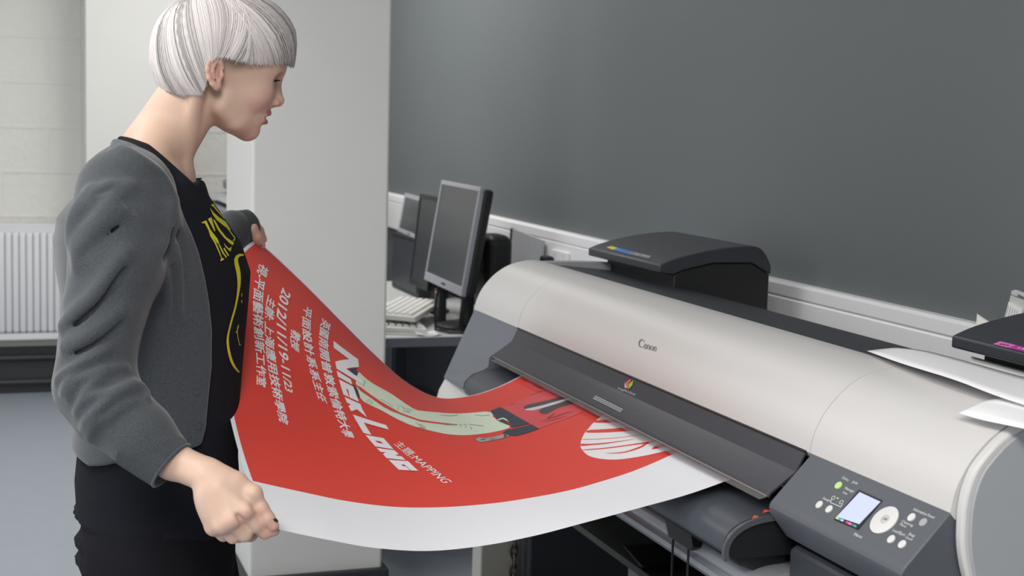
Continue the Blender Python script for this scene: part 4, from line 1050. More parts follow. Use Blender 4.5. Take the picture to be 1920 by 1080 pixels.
# right hand: photo points with their own distance from the body
rh = dict(elb=q(180, 726, 2.03), fore=q(324, 864, 1.946), wr=q(384, 889, 1.905), wr2=q(402, 908, 1.893),
          mi=q(459, 957, 1.858), mm=q(433, 974, 1.856), mr=q(415, 984, 1.866), ml=q(400, 988, 1.884))
body = Solid()
def right_hand(s):
    e, f, w, w2 = rh['elb'], rh['fore'], rh['wr'], rh['wr2']
    s.cap(e, f, .032, .0242, .01)
    s.chain([f, w, w2], [.0242, .0232, .0245], .012)
    s.ball(q(384, 893, 1.885), .0065, .014)
    for m in ('mi', 'mm', 'mr', 'ml'): s.cap(q(402, 906, 1.875) * .8 + (rh[m] + V3(0, -.010, 0)) * .2, rh[m] + V3(0, -.009, .002), .0035, .0045, .008)
    for m, r in (('mi', .0125), ('mm', .0125), ('mr', .0118), ('ml', .0108)):
        a = w2 * .75 + rh[m] * .25 + (rh[m] - rh['mm']) * .12
        s.cap(a, rh[m], .017, r, .016)
    s.egg((w2 + rh['mm']) / 2 + V3(0, .008, 0), (.030, .016, .030), .02)
    for m, r in (('mi', .0100), ('mm', .0104), ('mr', .0092), ('ml', .0084)):
        s.ball(rh[m] + V3(0, -.0050, .0015), r, .007)
    # index: runs down to the tip under the sheet; the others curl under the palm
    s.chain([rh['mi'], q(479, 984, 1.858), q(496, 998, 1.863), q(514, 995, 1.863)], [.0112, .0098, .0088, .0076], .004)
    s.chain([rh['mm'], q(459, 1002, 1.860), q(470, 1003, 1.885), q(458, 985, 1.905)], [.0112, .0098, .0090, .0078], .003)
    s.chain([rh['mr'], q(437, 1006, 1.870), q(449, 1005, 1.897), q(440, 985, 1.915)], [.0104, .0092, .0086, .0074], .003)
    s.chain([rh['ml'], q(419, 1003, 1.886), q(431, 1001, 1.910), q(424, 985, 1.925)], [.0094, .0084, .0078, .0068], .003)
    # thumb: leaves the side of the palm, lies over the sheet
    s.chain([q(404, 889, 1.893), q(444, 905, 1.880), q(475, 926, 1.868)], [.0160, .0140, .0108], .010)
    s.chain([q(475, 926, 1.868), q(490, 953, 1.860), q(502, 972, 1.856), q(512.5, 985, 1.854)], [.0104, .0098, .0094, .0078], .005)
    s.ball(q(476, 925, 1.864), .0112, .006)
    s.cap(q(440, 915, 1.886), q(456, 944, 1.874), .010, .007, .012)       # web of skin
    for a_, b_, y0 in (((446, 968), (474, 1000), 1.8435), ((466, 926), (476, 952), 1.8460)):
        s.cap(q(*a_, y0), q(*b_, y0 + .002), .0022, .0022, .006, '-')
right_hand(body)
# left hand at the far corner: back of the hand up, thumb on the printed side, fingers behind
def left_hand(s):
    YL = YF
    w = q(447, 428, YL + .012); c = q(458, 420, YL + .01)
    s.cap(V3(.30, 2.66, 1.16), q(430, 432, YL - .005), .036, .027, .01)
    s.chain([q(430, 432, YL - .005), w, c], [.026, .024, .022], .012)
    s.egg(q(466, 424, YL + .015), (.022, .026, .024), .014)
    s.chain([q(462, 408, YL + .02), q(474, 416, YL + .032), q(486, 433, YL + .028), q(494, 449, YL + .014)], [.013, .0105, .0092, .0072], .008)   # index
    s.chain([q(466, 420, YL + .03), q(480, 432, YL + .042), q(488, 450, YL + .034), q(489, 462, YL + .020)], [.0125, .0105, .009, .0074], .005)
    s.chain([q(462, 428, YL + .035), q(474, 446, YL + .044), q(479, 460, YL + .034), q(478, 470, YL + .022)], [.0115, .0098, .0086, .007], .005)
    s.chain([q(456, 434, YL + .035), q(464, 454, YL + .040), q(468, 466, YL + .030), q(468, 474, YL + .020)], [.0105, .009, .008, .0066], .005)
    s.chain([q(458, 424, YL - .005), q(472, 430, YL - .016), q(482, 444, YL - .016), q(490, 460, YL - .011)], [.0135, .0122, .0104, .0082], .010)   # thumb in front
left_hand(body)

# ---------------------------------------------------------------- head, neck and trunk
hy = lambda x, y, z: V3(x, YC + y, z)
body.egg(hy(.334, 0, 1.5505), (.0955, .0735, .0735), .02, rot=[(.966, 0, -.26), (0, 1, 0), (.26, 0, .966)])
body.egg(hy(.3600, 0, 1.494), (.055, .0555, .070), .03, rot=[(.966, 0, -.26), (0, 1, 0), (.26, 0, .966)])
body.cap(hy(.390, -.030, 1.533), hy(.390, .030, 1.533), .030, .030, .03)                 # forehead
for sg in (-1, 1):
    body.chain([hy(.327, sg * .040, 1.463), hy(.350, sg * .031, 1.4385), hy(.371, sg * .009, 1.4245)], [.0190, .0150, .0135], .022)   # jaw
    body.egg(hy(.380, sg * .037, 1.482), (.019, .017, .017), .022)                       # cheek
    body.cap(hy(.4135, sg * .010, 1.5225), hy(.392, sg * .047, 1.523), .0105, .0100, .014)  # brow ridge
body.cap(hy(.3765, 0, 1.4225), hy(.3725, 0, 1.4215), .0140, .0140, .008)                   # chin
body.egg(hy(.3790, 0, 1.4480), (.0220, .029, .0260), .010)                                 # round of the mouth
body.egg(hy(.352, 0, 1.438), (.028, .036, .018), .015)
for sg in (-1, 1):                                                                       # eye sockets
    body.egg(hy(.4135, sg * .030, 1.5045), (.0105, .0155, .0105), .014, '-')
body.chain([hy(.4140, 0, 1.518), hy(.4155, 0, 1.504), hy(.4190, 0, 1.486), hy(.4220, 0, 1.4725)], [.0082, .0068, .0072, .0092], .010)  # nose
for sg in (-1, 1):
    body.egg(hy(.4135, sg * .0115, 1.4690), (.0082, .0055, .0065), .006)
    body.egg(hy(.4150, sg * .0075, 1.4628), (.0042, .0026, .0030), .002, '-')
body.cap(hy(.4215, 0, 1.4680), hy(.4075, 0, 1.4625), .0050, .0045, .005)
for sg in (-1, 1):
    body.chain([hy(.4045, 0, 1.4515), hy(.4030, sg * .007, 1.4522), hy(.3985, sg * .015, 1.4490), hy(.3920, sg * .0225, 1.4450)], [.0056, .0056, .0044, .0022], .003)       # lips
    body.chain([hy(.3985, 0, 1.4362), hy(.3975, sg * .008, 1.4364), hy(.3935, sg * .016, 1.4395), hy(.3900, sg * .0215, 1.4436)], [.0058, .0056, .0042, .0020], .003)
body.chain([hy(.4060, 0, 1.4440), hy(.3990, 0, 1.4443)], .0024, .002, '-')
for sg in (-1, 1): body.chain([hy(.4055, 0, 1.4440), hy(.4040, sg * .009, 1.4443), hy(.3960, sg * .0195, 1.4450)], [.0028, .0024, .0012], .002, '-')
body.cap(hy(.3985, -.012, 1.4275), hy(.3985, .012, 1.4275), .0042, .0042, .008, '-')     # hollow above the chin
# eyelids
for sg in (-1, 1):
    ec = hy(.4000, sg * .0305, 1.5045)
    def lid(P, ec=ec):
        d = np.abs(np.linalg.norm(P - ec, axis=1) - .0128) - .0013
        lo_ = -(P[:, 2] - ec[2]) + .15 * (P[:, 0] - ec[0]) - .0045
        return np.maximum(d, -np.maximum(lo_ + .0075, -(lo_ + .0025 + .0040)) )
    body.func(lambda P, ec=ec: np.maximum(np.abs(np.linalg.norm(P - ec, axis=1) - .0126) - .0014, -(P[:, 2] - ec[2]) - .0010 + .25 * (P[:, 0] - ec[0] - .012)), ec, .015, .003)
    body.func(lambda P, ec=ec: np.maximum(np.abs(np.linalg.norm(P - ec, axis=1) - .0124) - .0014, (P[:, 2] - ec[2]) + .0062), ec, .015, .004)
# ears
for sg in (-1, 1):
    E_ = lambda x, z, o=0.0: hy(x, sg * (.0725 + o), z)
    tilt = lambda x: .007 * (.322 - x) / .02
    body.egg(E_(.3085, 1.5105, .003), (.0135, .0060, .0225), .006)
    body.egg(E_(.3100, 1.5105, .0110), (.0095, .0095, .0155), .003, '-')
    body.chain([E_(x, z, .004 + tilt(x)) for x, z in ((.3215, 1.5185), (.3185, 1.5265), (.3120, 1.5315), (.3045, 1.5305), (.2990, 1.5240), (.2975, 1.5140), (.3000, 1.5020), (.3060, 1.4935), (.3120, 1.4895))],
               [.0030, .0034, .0036, .0036, .0036, .0034, .0034, .0038, .0050], .003)
    body.chain([E_(x, z, .005 + tilt(x)) for x, z in ((.3110, 1.5250), (.3065, 1.5200), (.3050, 1.5110), (.3085, 1.5020))], [.0024, .0028, .0028, .0024], .002)
    body.egg(E_(.3200, 1.5070, .004), (.0040, .0045, .0050), .004)
    body.egg(E_(.3140, 1.4895, .003), (.0062, .0045, .0070), .005)
# neck and shoulders
body.cap(hy(.291, 0, 1.478), hy(.243, 0, 1.395), .0450, .0460, .016)
body.cap(hy(.262, 0, 1.470), hy(.215, 0, 1.392), .033, .039, .014)
for sg in (-1, 1):
    body.cap(hy(.286, sg * .052, 1.478), hy(.268, sg * .014, 1.362), .0115, .0085, .011)   # neck muscle
    body.cap(hy(.228, sg * .025, 1.395), hy(.188, sg * .13, 1.337), .034, .036, .025)
    body.cap(hy(.268, sg * .015, 1.348), hy(.225, sg * .13, 1.352), .008, .012, .02)       # collar bone
    body.cap(hy(.185, sg * .145, 1.325), hy(.185, sg * .10, 1.30), .050, .06, .03)
body.egg(hy(.215, 0, 1.29), (.075, .14, .10), .03)
body.egg(hy(.262, 0, 1.320), (.018, .05, .05), .03)
body.egg(hy(.22, 0, 1.12), (.10, .125, .16), .04)
body.egg(hy(.23, 0, .90), (.10, .135, .14), .04)
body.cap(hy(.190, -.150, 1.325), rh['elb'], .046, .038, .02)
body.cap(hy(.190, .150, 1.325), V3(.26, 2.62, 1.12), .046, .038, .02)
body.cap(V3(.26, 2.62, 1.12), V3(.30, 2.66, 1.16), .037, .036, .02)
for sg, kx in ((-1, .245), (1, .285)):
    body.cap(hy(.235, sg * .08, .84), hy(kx, sg * .085, .50), .082, .050, .03)
    body.cap(hy(kx, sg * .085, .50), hy(kx - .03, sg * .085, .10), .050, .034, .02)
V, F = shell_mesh(body, (0.05, 1.80, 0.05), (0.55, 2.86, 1.66), .0017, relax=1)
skin = mat('skin', rgb(226, 196, 178), .48, attr='tint', sss=.12, bump=.04, bscale=700, spec=.4)
ob = mesh_object('body', V, F, skin, me_)
# skin tones that belong to the skin itself: lips, cheeks, ear, knuckles
C = np.tile(np.array(rgb(208, 176, 157)[:3]), (len(V), 1))
def blush(c, r, col, w=1.0):
    d = np.linalg.norm((V - np.array(c)) / np.array(r), axis=1); a = np.clip(1 - d, 0, 1)[:, None]; a = a * a * (3 - 2 * a) * w
    C[:] = C * (1 - a) + np.array(col[:3]) * a
for sg in (-1, 1):
    blush(hy(.385, sg * .045, 1.470), (.040, .035, .035), rgb(222, 172, 160), .55)
    blush(hy(.308, sg * .082, 1.510), (.030, .020, .034), rgb(222, 164, 150), .8)
blush(hy(.424, 0, 1.470), (.018, .018, .018), rgb(216, 156, 148), .7)
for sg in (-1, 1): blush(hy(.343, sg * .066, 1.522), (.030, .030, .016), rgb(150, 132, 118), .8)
for sg in (-1, 1): blush(hy(.412, sg * .034, 1.510), (.018, .022, .010), rgb(196, 150, 138), .6)
lipm = np.zeros(len(V))
for z0, x0, rz in ((1.4500, .4030, .0078), (1.4375, .3985, .0080)):
    d = np.sqrt(((V[:, 0] - x0) / .013) ** 2 + ((V[:, 1] - YC) / .0235) ** 2 + ((V[:, 2] - z0) / rz) ** 2)
    lipm = np.maximum(lipm, np.clip((1.1 - d) * 4, 0, 1))
C = C * (1 - lipm[:, None] * .8) + np.array(rgb(170, 100, 100)[:3]) * lipm[:, None] * .8
for m in ('mi', 'mm', 'mr', 'ml'): blush(rh[m] + V3(0, -.006, 0), (.018, .018, .016), rgb(222, 158, 148), .8)
for p in ((511, 985, 1.855), (512, 996, 1.864), (490, 960, 1.86), (480, 1000, 1.865), (455, 1003, 1.87)): blush(q(*p), (.022, .022, .022), rgb(216, 150, 140), .7)
for p in ((490, 458, YF - .01), (492, 448, YF + .01)): blush(q(*p), (.02, .03, .02), rgb(214, 146, 140), .7)
paint(ob, C)
# eyes, lashes, brows, nails
M_EYE = mat('eye_white', rgb(228, 224, 220), .15); M_IRIS = mat('iris_grey_green', rgb(82, 88, 80), .1); M_LASH = mat('dark_lash', rgb(34, 26, 24), .6); M_BROW = mat('brown_brow', rgb(84, 64, 54), .7)
M_NAIL = mat('dark_nail_polish', rgb(28, 26, 40), .15, coat=.6)
for sg in (-1, 1):
    ec = hy(.4000, sg * .0305, 1.5045)
    eb = MB().sphere(ec, .0119, 24, 16).build('eye', M_EYE, me_, smooth=180)
    g = np.array([.80, 0, -.60])
    MB().disc(ec + g * .0105, np.cross(g, (0, 1, 0)), (0, 1, 0), g, .0052, .0052, .0013, 20, .0004).build('iris', M_IRIS, eb, smooth=60)
    lm = MB()
    for a in np.linspace(-62, 66, 26):
        t = math.radians(a); d = np.array([math.cos(t), sg * math.sin(t), 0.0])
        b0 = ec + d * .0134 + V3(0, 0, -.0006 - .0022 * (abs(a) / 66) ** 2); lm.tube([b0, b0 + d * .004 + V3(0, 0, -.0012), b0 + d * .0070 + V3(0, 0, .0006)], [.0006, .0005, .0002], 4)
    lm.tube([ec + np.array([math.cos(math.radians(a)), sg * math.sin(math.radians(a)), 0]) * .0137 + V3(0, 0, -.0006 - .0022 * (abs(a) / 66) ** 2) for a in np.linspace(-62, 66, 18)], .0009, 5)
    lm.build('eyelashes', M_LASH, me_, smooth=60)
    bm_ = MB()
    for i in range(46):
        s_ = i / 45; b0 = hy(.4235 - .026 * s_ ** 1.7, sg * (.010 + .036 * s_), 1.5200 + .004 * math.sin(PI * min(1, s_ * 1.2)) + .0035 * (RNG.random() - .5))
        dd = np.array([-.35, sg * .8, .25 - .5 * s_]); bm_.tube([b0 + V3(.0008, 0, 0), b0 + dd * .005 + V3(.0008, sg * .0, 0)], [.0006, .0003], 4)
    bm_.build('eyebrow', M_BROW, me_)
def nail(c, u, v, n, ru, rv, m=M_NAIL):
    n = np.array(n, float); n /= np.linalg.norm(n); u = np.array(u, float) - n * (np.array(u) @ n); u /= np.linalg.norm(u); v = np.cross(n, u)
    MB().disc(np.array(c) - n * .0006, u, v, n, ru, rv, .0012, 20, .0012).build('fingernail', m, me_, smooth=60)
tp = q(509.5, 979.5, 1.853)
nail(tp + V3(.003, -.001, .0055), q(511, 984, 1.855) - q(498, 970, 1.857), (0, 1, 0), (.55, -.25, .75), .0072, .0054)
nail(q(489, 458, YF - .020), q(490, 461, YF) - q(481, 444, YF), (0, 0, 1), (.35, -.9, .1), .006, .0045, mat('grey_nail', rgb(120, 122, 136), .3))

# ---------------------------------------------------------------- hair: bowl cut
HCEN = hy(.3375, 0, 1.536)
def hair_r(P):
    d = (P - HCEN) / np.array([.1125, .0885, .1030])
    return (np.sum(np.abs(d) ** 2.25, 1) ** (1 / 2.25) - 1) * .0885
HEM = np.array([(.215, 1.484), (.235, 1.475), (.262, 1.470), (.286, 1.4695), (.2935, 1.478), (.2985, 1.510), (.3045, 1.531), (.318, 1.5345), (.345, 1.528), (.375, 1.526), (.400, 1.528), (.425, 1.530), (.460, 1.531)])
def hem_z(x): return np.interp(x, HEM[:, 0], HEM[:, 1])
hair = Solid()
hair.func(lambda P: np.maximum(hair_r(P) + .0035 + .011 * np.clip((1.565 - P[:, 2]) / .035, 0, 1) * np.clip((P[:, 0] - .37) / .04, 0, 1), (hem_z(P[:, 0]) - P[:, 2]) * .6), HCEN, .125, 0)
hair.func(lambda P: np.maximum(hair_r(P) + .020, P[:, 2] - 1.60), HCEN, .10, .012, '-')
V, F = shell_mesh(hair, (.20, 2.19, 1.45), (.47, 2.41, 1.66), .0026, relax=3)
M_HAIR = mat('silver_blond_hair', rgb(214, 206, 204), .42, attr='tint', spec=.4)
def hair_tint(P, rnd):
    base = np.array(rgb(230, 222, 221)[:3]); dark = np.array(rgb(120, 108, 106)[:3]); yel = np.array(rgb(222, 214, 200)[:3])
    k = np.clip(rnd, 0, 1.3)[:, None] ** 1.5; c = base[None] * (1 - .62 * k) + 0 * P
    root = np.clip(1 - np.linalg.norm((P - hy(.282, -.012, 1.622)) / np.array([.034, .03, .02]), axis=1), 0, 1)[:, None]
    return c * (1 - root * .6) + dark * root * .6
hb = mesh_object('hair', V, F, M_HAIR, me_)
paint(hb, hair_tint(V, np.full(len(V), .75)))
# strands from the crown to the hem, gathered into locks
crown = hy(.292, .004, 1.634)
def surf(dirs):
    """where rays from the middle of the head leave the hair volume"""
    t = np.full(len(dirs), .14)
    for _ in range(30):
        v = hair_r(HCEN + dirs * t[:, None]); t -= v * .6
    return t
hemring = []
side = [(x_, y_, z_ + (.003 if x_ > .34 else 0)) for x_, y_, z_ in [(.443, .000, 1.527), (.441, -.020, 1.527), (.434, -.038, 1.527), (.423, -.052, 1.528), (.406, -.065, 1.527), (.386, -.075, 1.524), (.365, -.082, 1.525), (.345, -.085, 1.529), (.330, -.087, 1.534), (.320, -.087, 1.537), (.308, -.088, 1.534), (.299, -.088, 1.520), (.294, -.086, 1.492), (.286, -.080, 1.471), (.270, -.074, 1.468), (.250, -.060, 1.470), (.236, -.040, 1.475), (.227, -.020, 1.480), (.224, 0, 1.482)]]
ring = side + [(x, -y, z) for x, y, z in side[-2:0:-1]]
ring = np.array([hy(*p) for p in ring]); nR = len(ring)
def ring_at(s):
    s = s % 1.0 * nR; i = int(s); f = s - i
    return ring[i % nR] * (1 - f) + ring[(i + 1) % nR] * f
VV, FF, CC_ = [], [], []
d0 = crown - HCEN; d0 /= np.linalg.norm(d0)
NL = 150; NS = 36
for li in range(NL):
    sc_ = (li + RNG.uniform(-.3, .3)) / NL; lrnd = RNG.random() ** (1.7 if ring_at(sc_)[0] > .312 else 2.2) * 1.15; lift = RNG.uniform(.0004, .0045); spread = RNG.uniform(.006, .013)  # locks ahead of the ear darker: grey streaks, plus shade painted into the tint
    for k in range(NS):
        s = sc_ + RNG.normal() * spread * .55
        e = ring_at(s) + np.array([0, 0, RNG.normal() * .0034])
        if k < 20: e = e * .55 + (ring_at(sc_) + np.array([0, 0, -.001])) * .45
        d1 = e - HCEN; r1 = np.linalg.norm(d1); d1 = d1 / r1
        st = RNG.uniform(.02, .45) if k > 17 else RNG.uniform(0, .10)
        T = np.linspace(st, 1, 12)
        # part of the way the lock first falls straight outwards, then turns towards its end
        front = np.clip((e[0] - .30) / .10, 0, 1) * np.clip(abs(e[1] - YC) / .05, 0, 1)
        tuck = math.exp(-((e[0] - .335) / .028) ** 2)
        mid = d0 * .5 + d1 * .5 + np.array([.75 * tuck, np.sign(e[1] - YC) * .35 * front, .16 * front + .25 * tuck]); mid /= np.linalg.norm(mid)
        D = (d0[None] * ((1 - T) ** 2)[:, None] + mid[None] * (2 * T * (1 - T))[:, None] + d1[None] * (T ** 2)[:, None]); D /= np.linalg.norm(D, axis=1)[:, None]
        R_ = surf(D); off = lift + RNG.normal() * .0009
        w_end = np.clip((T - .75) / .25, 0, 1)
        rad = R_ + off * np.sin(np.clip(T, .05, 1) * PI * .8)
        rad = rad * (1 - w_end * .75) + np.minimum(r1, R_ + .001) * w_end * .75
        P = HCEN + D * rad[:, None]
        rr = RNG.uniform(.00050, .00085) * np.clip(1.12 - T ** 6, .25, 1)
        tn = np.gradient(P, axis=0); tn /= np.linalg.norm(tn, axis=1)[:, None]; u = np.cross(tn, D); u /= np.linalg.norm(u, axis=1)[:, None]
        rings = np.stack([P + u * rr[:, None] * 1.2, P + D * rr[:, None], P - u * rr[:, None] * 1.2], 1).reshape(-1, 3)
        VV.append(rings); n = len(P)
        base_i = (li * NS + k) * n * 3
        for i in range(n - 1):
            for j in (0, 1): FF.append((base_i + i * 3 + j, base_i + i * 3 + j + 1, base_i + i * 3 + 3 + j + 1, base_i + i * 3 + 3 + j))
        CC_.append(np.full(n * 3, np.clip(lrnd * .85 + RNG.random() * .35 - .08, 0, 1.3)))
VV = np.concatenate(VV); FF = np.array(FF); CC_ = np.concatenate(CC_)
hs = mesh_object('strands', VV, FF, M_HAIR, hb); paint(hs, hair_tint(VV, CC_))

# ---------------------------------------------------------------- clothes
TS = [(1.405, .178, .272, .060, YC), (1.37, .164, .292, .120, YC), (1.345, .144, .301, .160, YC), (1.32, .124, .308, .182, YC), (1.28, .090, .336, .188, YC), (1.245, .086, .360, .182, YC), (1.20, .088, .375, .176, YC), (1.15, .096, .372, .166, YC),
      (1.10, .104, .368, .156, YC), (1.05, .112, .364, .152, YC), (1.00, .116, .360, .153, YC), (.95, .114, .358, .158, YC), (.90, .108, .357, .166, YC), (.86, .104, .360, .172, YC), (.82, .106, .366, .175, YC), (.80, .110, .368, .174, YC)]
def trunk(s, g):
    s.cap(hy(.255, 0, 1.435), hy(.213, 0, 1.388), .036 + g, .039 + g, .016)
    s.cap(hy(.264, 0, 1.430), hy(.242, 0, 1.385), .0445 + g, .0455 + g, .016)
    for sg in (-1, 1): s.cap(hy(.228, sg * .025, 1.395), hy(.188, sg * .13, 1.337), .034 + g, .037 + g, .025)
shirt = Solid()
shirt.loft(TS, 0, ex=2.25)
trunk(shirt, .004)
for sg in (-1, 1): shirt.cap(hy(.185, sg * .13, 1.325), hy(.185, sg * .165, 1.29), .044, .040, .03)
shirt.chain([hy(.236 + math.cos(t) * .131, math.sin(t) * .1745, .812) for t in np.linspace(PI * .5, PI * 1.75, 24)], .0035, .004)
GX = np.array([(.10, 1.44), (.165, 1.412), (.190, 1.407), (.210, 1.400), (.231, 1.382), (.2525, 1.362), (.274, 1.342), (.292, 1.3255), (.40, 1.3255)])
def neck_cut(P):
    y = P[:, 1] - YC; fr = np.clip((P[:, 0] - .25) / .03, 0, 1)
    g = np.interp(P[:, 0], GX[:, 0], GX[:, 1]) + .45 * np.clip(y, 0, .10) * fr + .45 * np.clip(-y - .02, 0, .08) * np.clip((P[:, 0] - .275) / .02, 0, 1)
    return (g - P[:, 2]) * .7
shirt.func(neck_cut, hy(.25, 0, 1.37), .25, .004, '-')
V, F = shell_mesh(shirt, (0.06, 2.06, .78), (.42, 2.54, 1.44), .0030, relax=2)
M_TEE = mat('black_cotton', rgb(27, 28, 34), .95, bump=.06, bscale=700, spec=.15)
tee = mesh_object('t_shirt', V, F, M_TEE, me_)
# torn collar band along the neck opening and loose threads
hm = MB()
hm.tube([hy(.10 + .008 * 0 + .126 + math.cos(t) * .130 * .98, math.sin(t) * .1765 * .98, .8045 + .004 * math.sin(3 * t)) for t in np.linspace(0, 2 * PI, 60)], .004, 6, cap=False)
th = MB()
for p, d in (((246, 263), (4, -3)), ((250, 262), (5, 2)), ((240, 262), (-3, -2))):
    a = q(*p, YC - .035); th.tube([a, a + V3(d[0] * .0006, -.002, .003), a + V3(d[0] * .001, -.004, .001)], [.002, .0016, .0007], 5)
_m = (V[:, 2] > 1.340) & (V[:, 2] < 1.372) & (V[:, 1] > YC); _px = project(V[_m])[:, 0]; _far = V[_m][_px.argmax()]
for k, d in ((0, (6, -1)), (.004, (5, 2))):
    a = _far + V3(-.0015, .002 - k, .001 - k); th.tube([a, a + V3(d[0] * .0008, -.002, .001), a + V3(d[0] * .0013, -.003, .002)], [.002, .0016, .0007], 5)
th.build('frayed_collar', M_TEE, tee, smooth=60)

# trousers and shoes
tr_ = Solid()
tr_.loft([(.60, .125, .33, .16, YC), (.70, .115, .345, .172, YC), (.76, .112, .352, .176, YC), (.83, .116, .352, .172, YC), (.88, .13, .345, .16, YC)], 0)
tr_.cap(hy(.250, .078, .74), hy(.335, .088, .48), .112, .074, .03); tr_.cap(hy(.335, .088, .48), hy(.305, .090, .09), .072, .054, .02)
tr_.cap(hy(.225, -.078, .74), hy(.245, -.088, .48), .108, .074, .03); tr_.cap(hy(.245, -.088, .48), hy(.205, -.090, .09), .072, .054, .02)
for z, r in ((.765, .006), (.735, .005)):
    tr_.chain([hy(.23 + math.cos(t) * .122, math.sin(t) * .172, z + .012 * math.sin(2 * t)) for t in np.linspace(PI * .7, PI * 1.6, 12)], r, .014)
V, F = shell_mesh(tr_, (0.05, 2.05, .04), (.50, 2.55, .90), .0045, relax=3)
mesh_object('trousers', V, F, mat('black_denim', rgb(22, 22, 27), .95, bump=.06, bscale=700, spec=.15), me_)
for sg, x in ((-1, .205), (1, .305)):
    sh = Solid(); sh.egg(hy(x + .06, sg * .09, .045), (.13, .047, .05), 0); sh.egg(hy(x - .01, sg * .09, .075), (.06, .045, .06), .03)
    sh.func(lambda P: -P[:, 2] + .001, hy(x + .05, sg * .09, .03), .3, 0.002, '&')
    V, F = shell_mesh(sh, (x - .15, YC + sg * .09 - .08, -.01), (x + .25, YC + sg * .09 + .08, .16), .005)
    mesh_object('shoe', V, F, M_BLACK, me_)

# cardigan
CG = [(z, b - .010, f + .012, w + .012, c) for z, b, f, w, c in TS if z > .88]
EDGE_PX = [(231, 262), (252, 270), (279, 288), (301, 312), (317, 335), (332, 371), (345, 406), (361, 440), (374, 475), (385, 520), (393, 565), (399, 623), (398, 692), (392, 749), (387, 805), (377, 842)]
card = Solid()
card.loft(CG, 0, ex=2.25)
trunk(card, .009)
card.func(lambda P: (P[:, 2] - 1.4045) * .9, hy(.2, 0, 1.42), .4, .003, '&')
_hits = hits(lambda P: card(P), EDGE_PX)
EDGE = np.array(sorted((h[2], h[0]) for h in _hits if h is not None))
card.func(lambda P: (P[:, 0] - np.interp(P[:, 2], EDGE[:, 0], EDGE[:, 1])) * .8, hy(.2, 0, 1.15), .6, .004, '&')
card.func(lambda P: (.940 + .010 * np.sin(P[:, 0] * 26) - .03 * np.clip((.17 - P[:, 0]) / .05, 0, 1) - P[:, 2]), hy(.2, 0, .95), .5, .006, '&')
sleeve = Solid()
SL = [q(230, 364, 2.145), q(221, 432, 2.105), q(219, 500, 2.080), q(197, 580, 2.060), q(184, 650, 2.045), q(178, 722, 2.030)]
sleeve.chain(SL, [.060, .065, .0630, .0540, .0500, .0530], .03, kj=.02)
sleeve.chain([SL[-1], q(210, 770, 2.000), q(262, 815, 1.972), q(324, 876, 1.944)], [.0530, .0510, .0440, .0365], .02, kj=.015)
sleeve.cap(hy(.192, -.115, 1.325), q(230, 362, 2.140), .050, .058, .03)
farsl = Solid()
farsl.chain([hy(.190, .115, 1.335), hy(.190, .155, 1.32), V3(.225, 2.56, 1.20), V3(.26, 2.62, 1.12)], [.05, .062, .058, .052], .03, kj=.02)
farsl.chain([V3(.26, 2.62, 1.12), V3(.33, 2.69, 1.16), q(438, 432, YF - .004), q(453, 429, YF + .006)], [.052, .044, .036, .030], .02, kj=.015)
card.items += sleeve.items + farsl.items
base_f = lambda P: card(P)
RID = [
       ([(120, 610), (140, 590), (170, 562), (206, 517), (236, 474)], .006, 1.1), ([(124, 650), (160, 634), (196, 610), (230, 580)], .005, .7), ([(142, 462), (152, 440), (178, 418), (216, 372), (240, 352)], .006, 1.1), ([(142, 420), (154, 396), (186, 362), (208, 350)], .005, .9), ([(132, 455), (142, 402), (168, 360)], .0045, .8), ([(146, 498), (150, 470), (184, 432), (224, 400)], .0045, .7),
       ([(300, 470), (312, 440), (316, 390)], .0045, .6), ([(345, 590), (342, 520), (334, 450), (322, 400)], .0045, .7), ([(318, 600), (322, 540), (318, 470)], .0045, .6), ([(228, 280), (262, 300), (300, 330), (322, 372)], .004, .5)]
ridges = Solid()
for pts, r, s_ in RID:
    pts = [tuple(p) for p in smooth_path(pts, 12)]
    H = [(h, ray(*p) / np.linalg.norm(ray(*p))) for h, p in zip(hits(base_f, pts), pts)]; H = [(h, d) for h, d in H if h is not None and h[1] < 2.30]
    H = [x for i, x in enumerate(H) if i == 0 or np.linalg.norm(x[0] - H[i - 1][0]) < .06]
    if len(H) < 3: continue
    n = len(H); tp_ = [.35 + .65 * math.sin(PI * (i + .6) / (n + .2)) for i in range(n)]
    ridges.chain([h + d * (r * 1 - .0058 * s_ * t) for (h, d), t in zip(H, tp_)], [r * (.6 + .4 * t) for t in tp_], .021, kj=.004)
    ridges.chain([h + d * .001 + V3(.004, 0, -.0135) for (h, d) in H[1:-1]], [.0034 * s_] * (n - 2), .012, '-', kj=.004)
ELB = [([(106, 714), (121, 700), (150, 684), (181, 667), (206, 652)], .0050, 1.0), ([(129, 748), (132, 732), (150, 713), (176, 701), (199, 693), (236, 689)], .0042, .9), ([(156, 744), (166, 730), (181, 716), (200, 700)], .0036, .7), ([(118, 740), (126, 722), (140, 706)], .0036, .6),
       ([(143, 774), (155, 755), (176, 743), (204, 739), (228, 729), (254, 716)], .0044, .9), ([(157, 806), (164, 789), (181, 772), (204, 752), (233, 732), (256, 722), (271, 731), (274, 748)], .0058, 1.25), ([(168, 826), (172, 806), (186, 786)], .004, .7), ([(196, 790), (222, 768), (252, 752)], .0036, .5)]
rdgs = Solid()
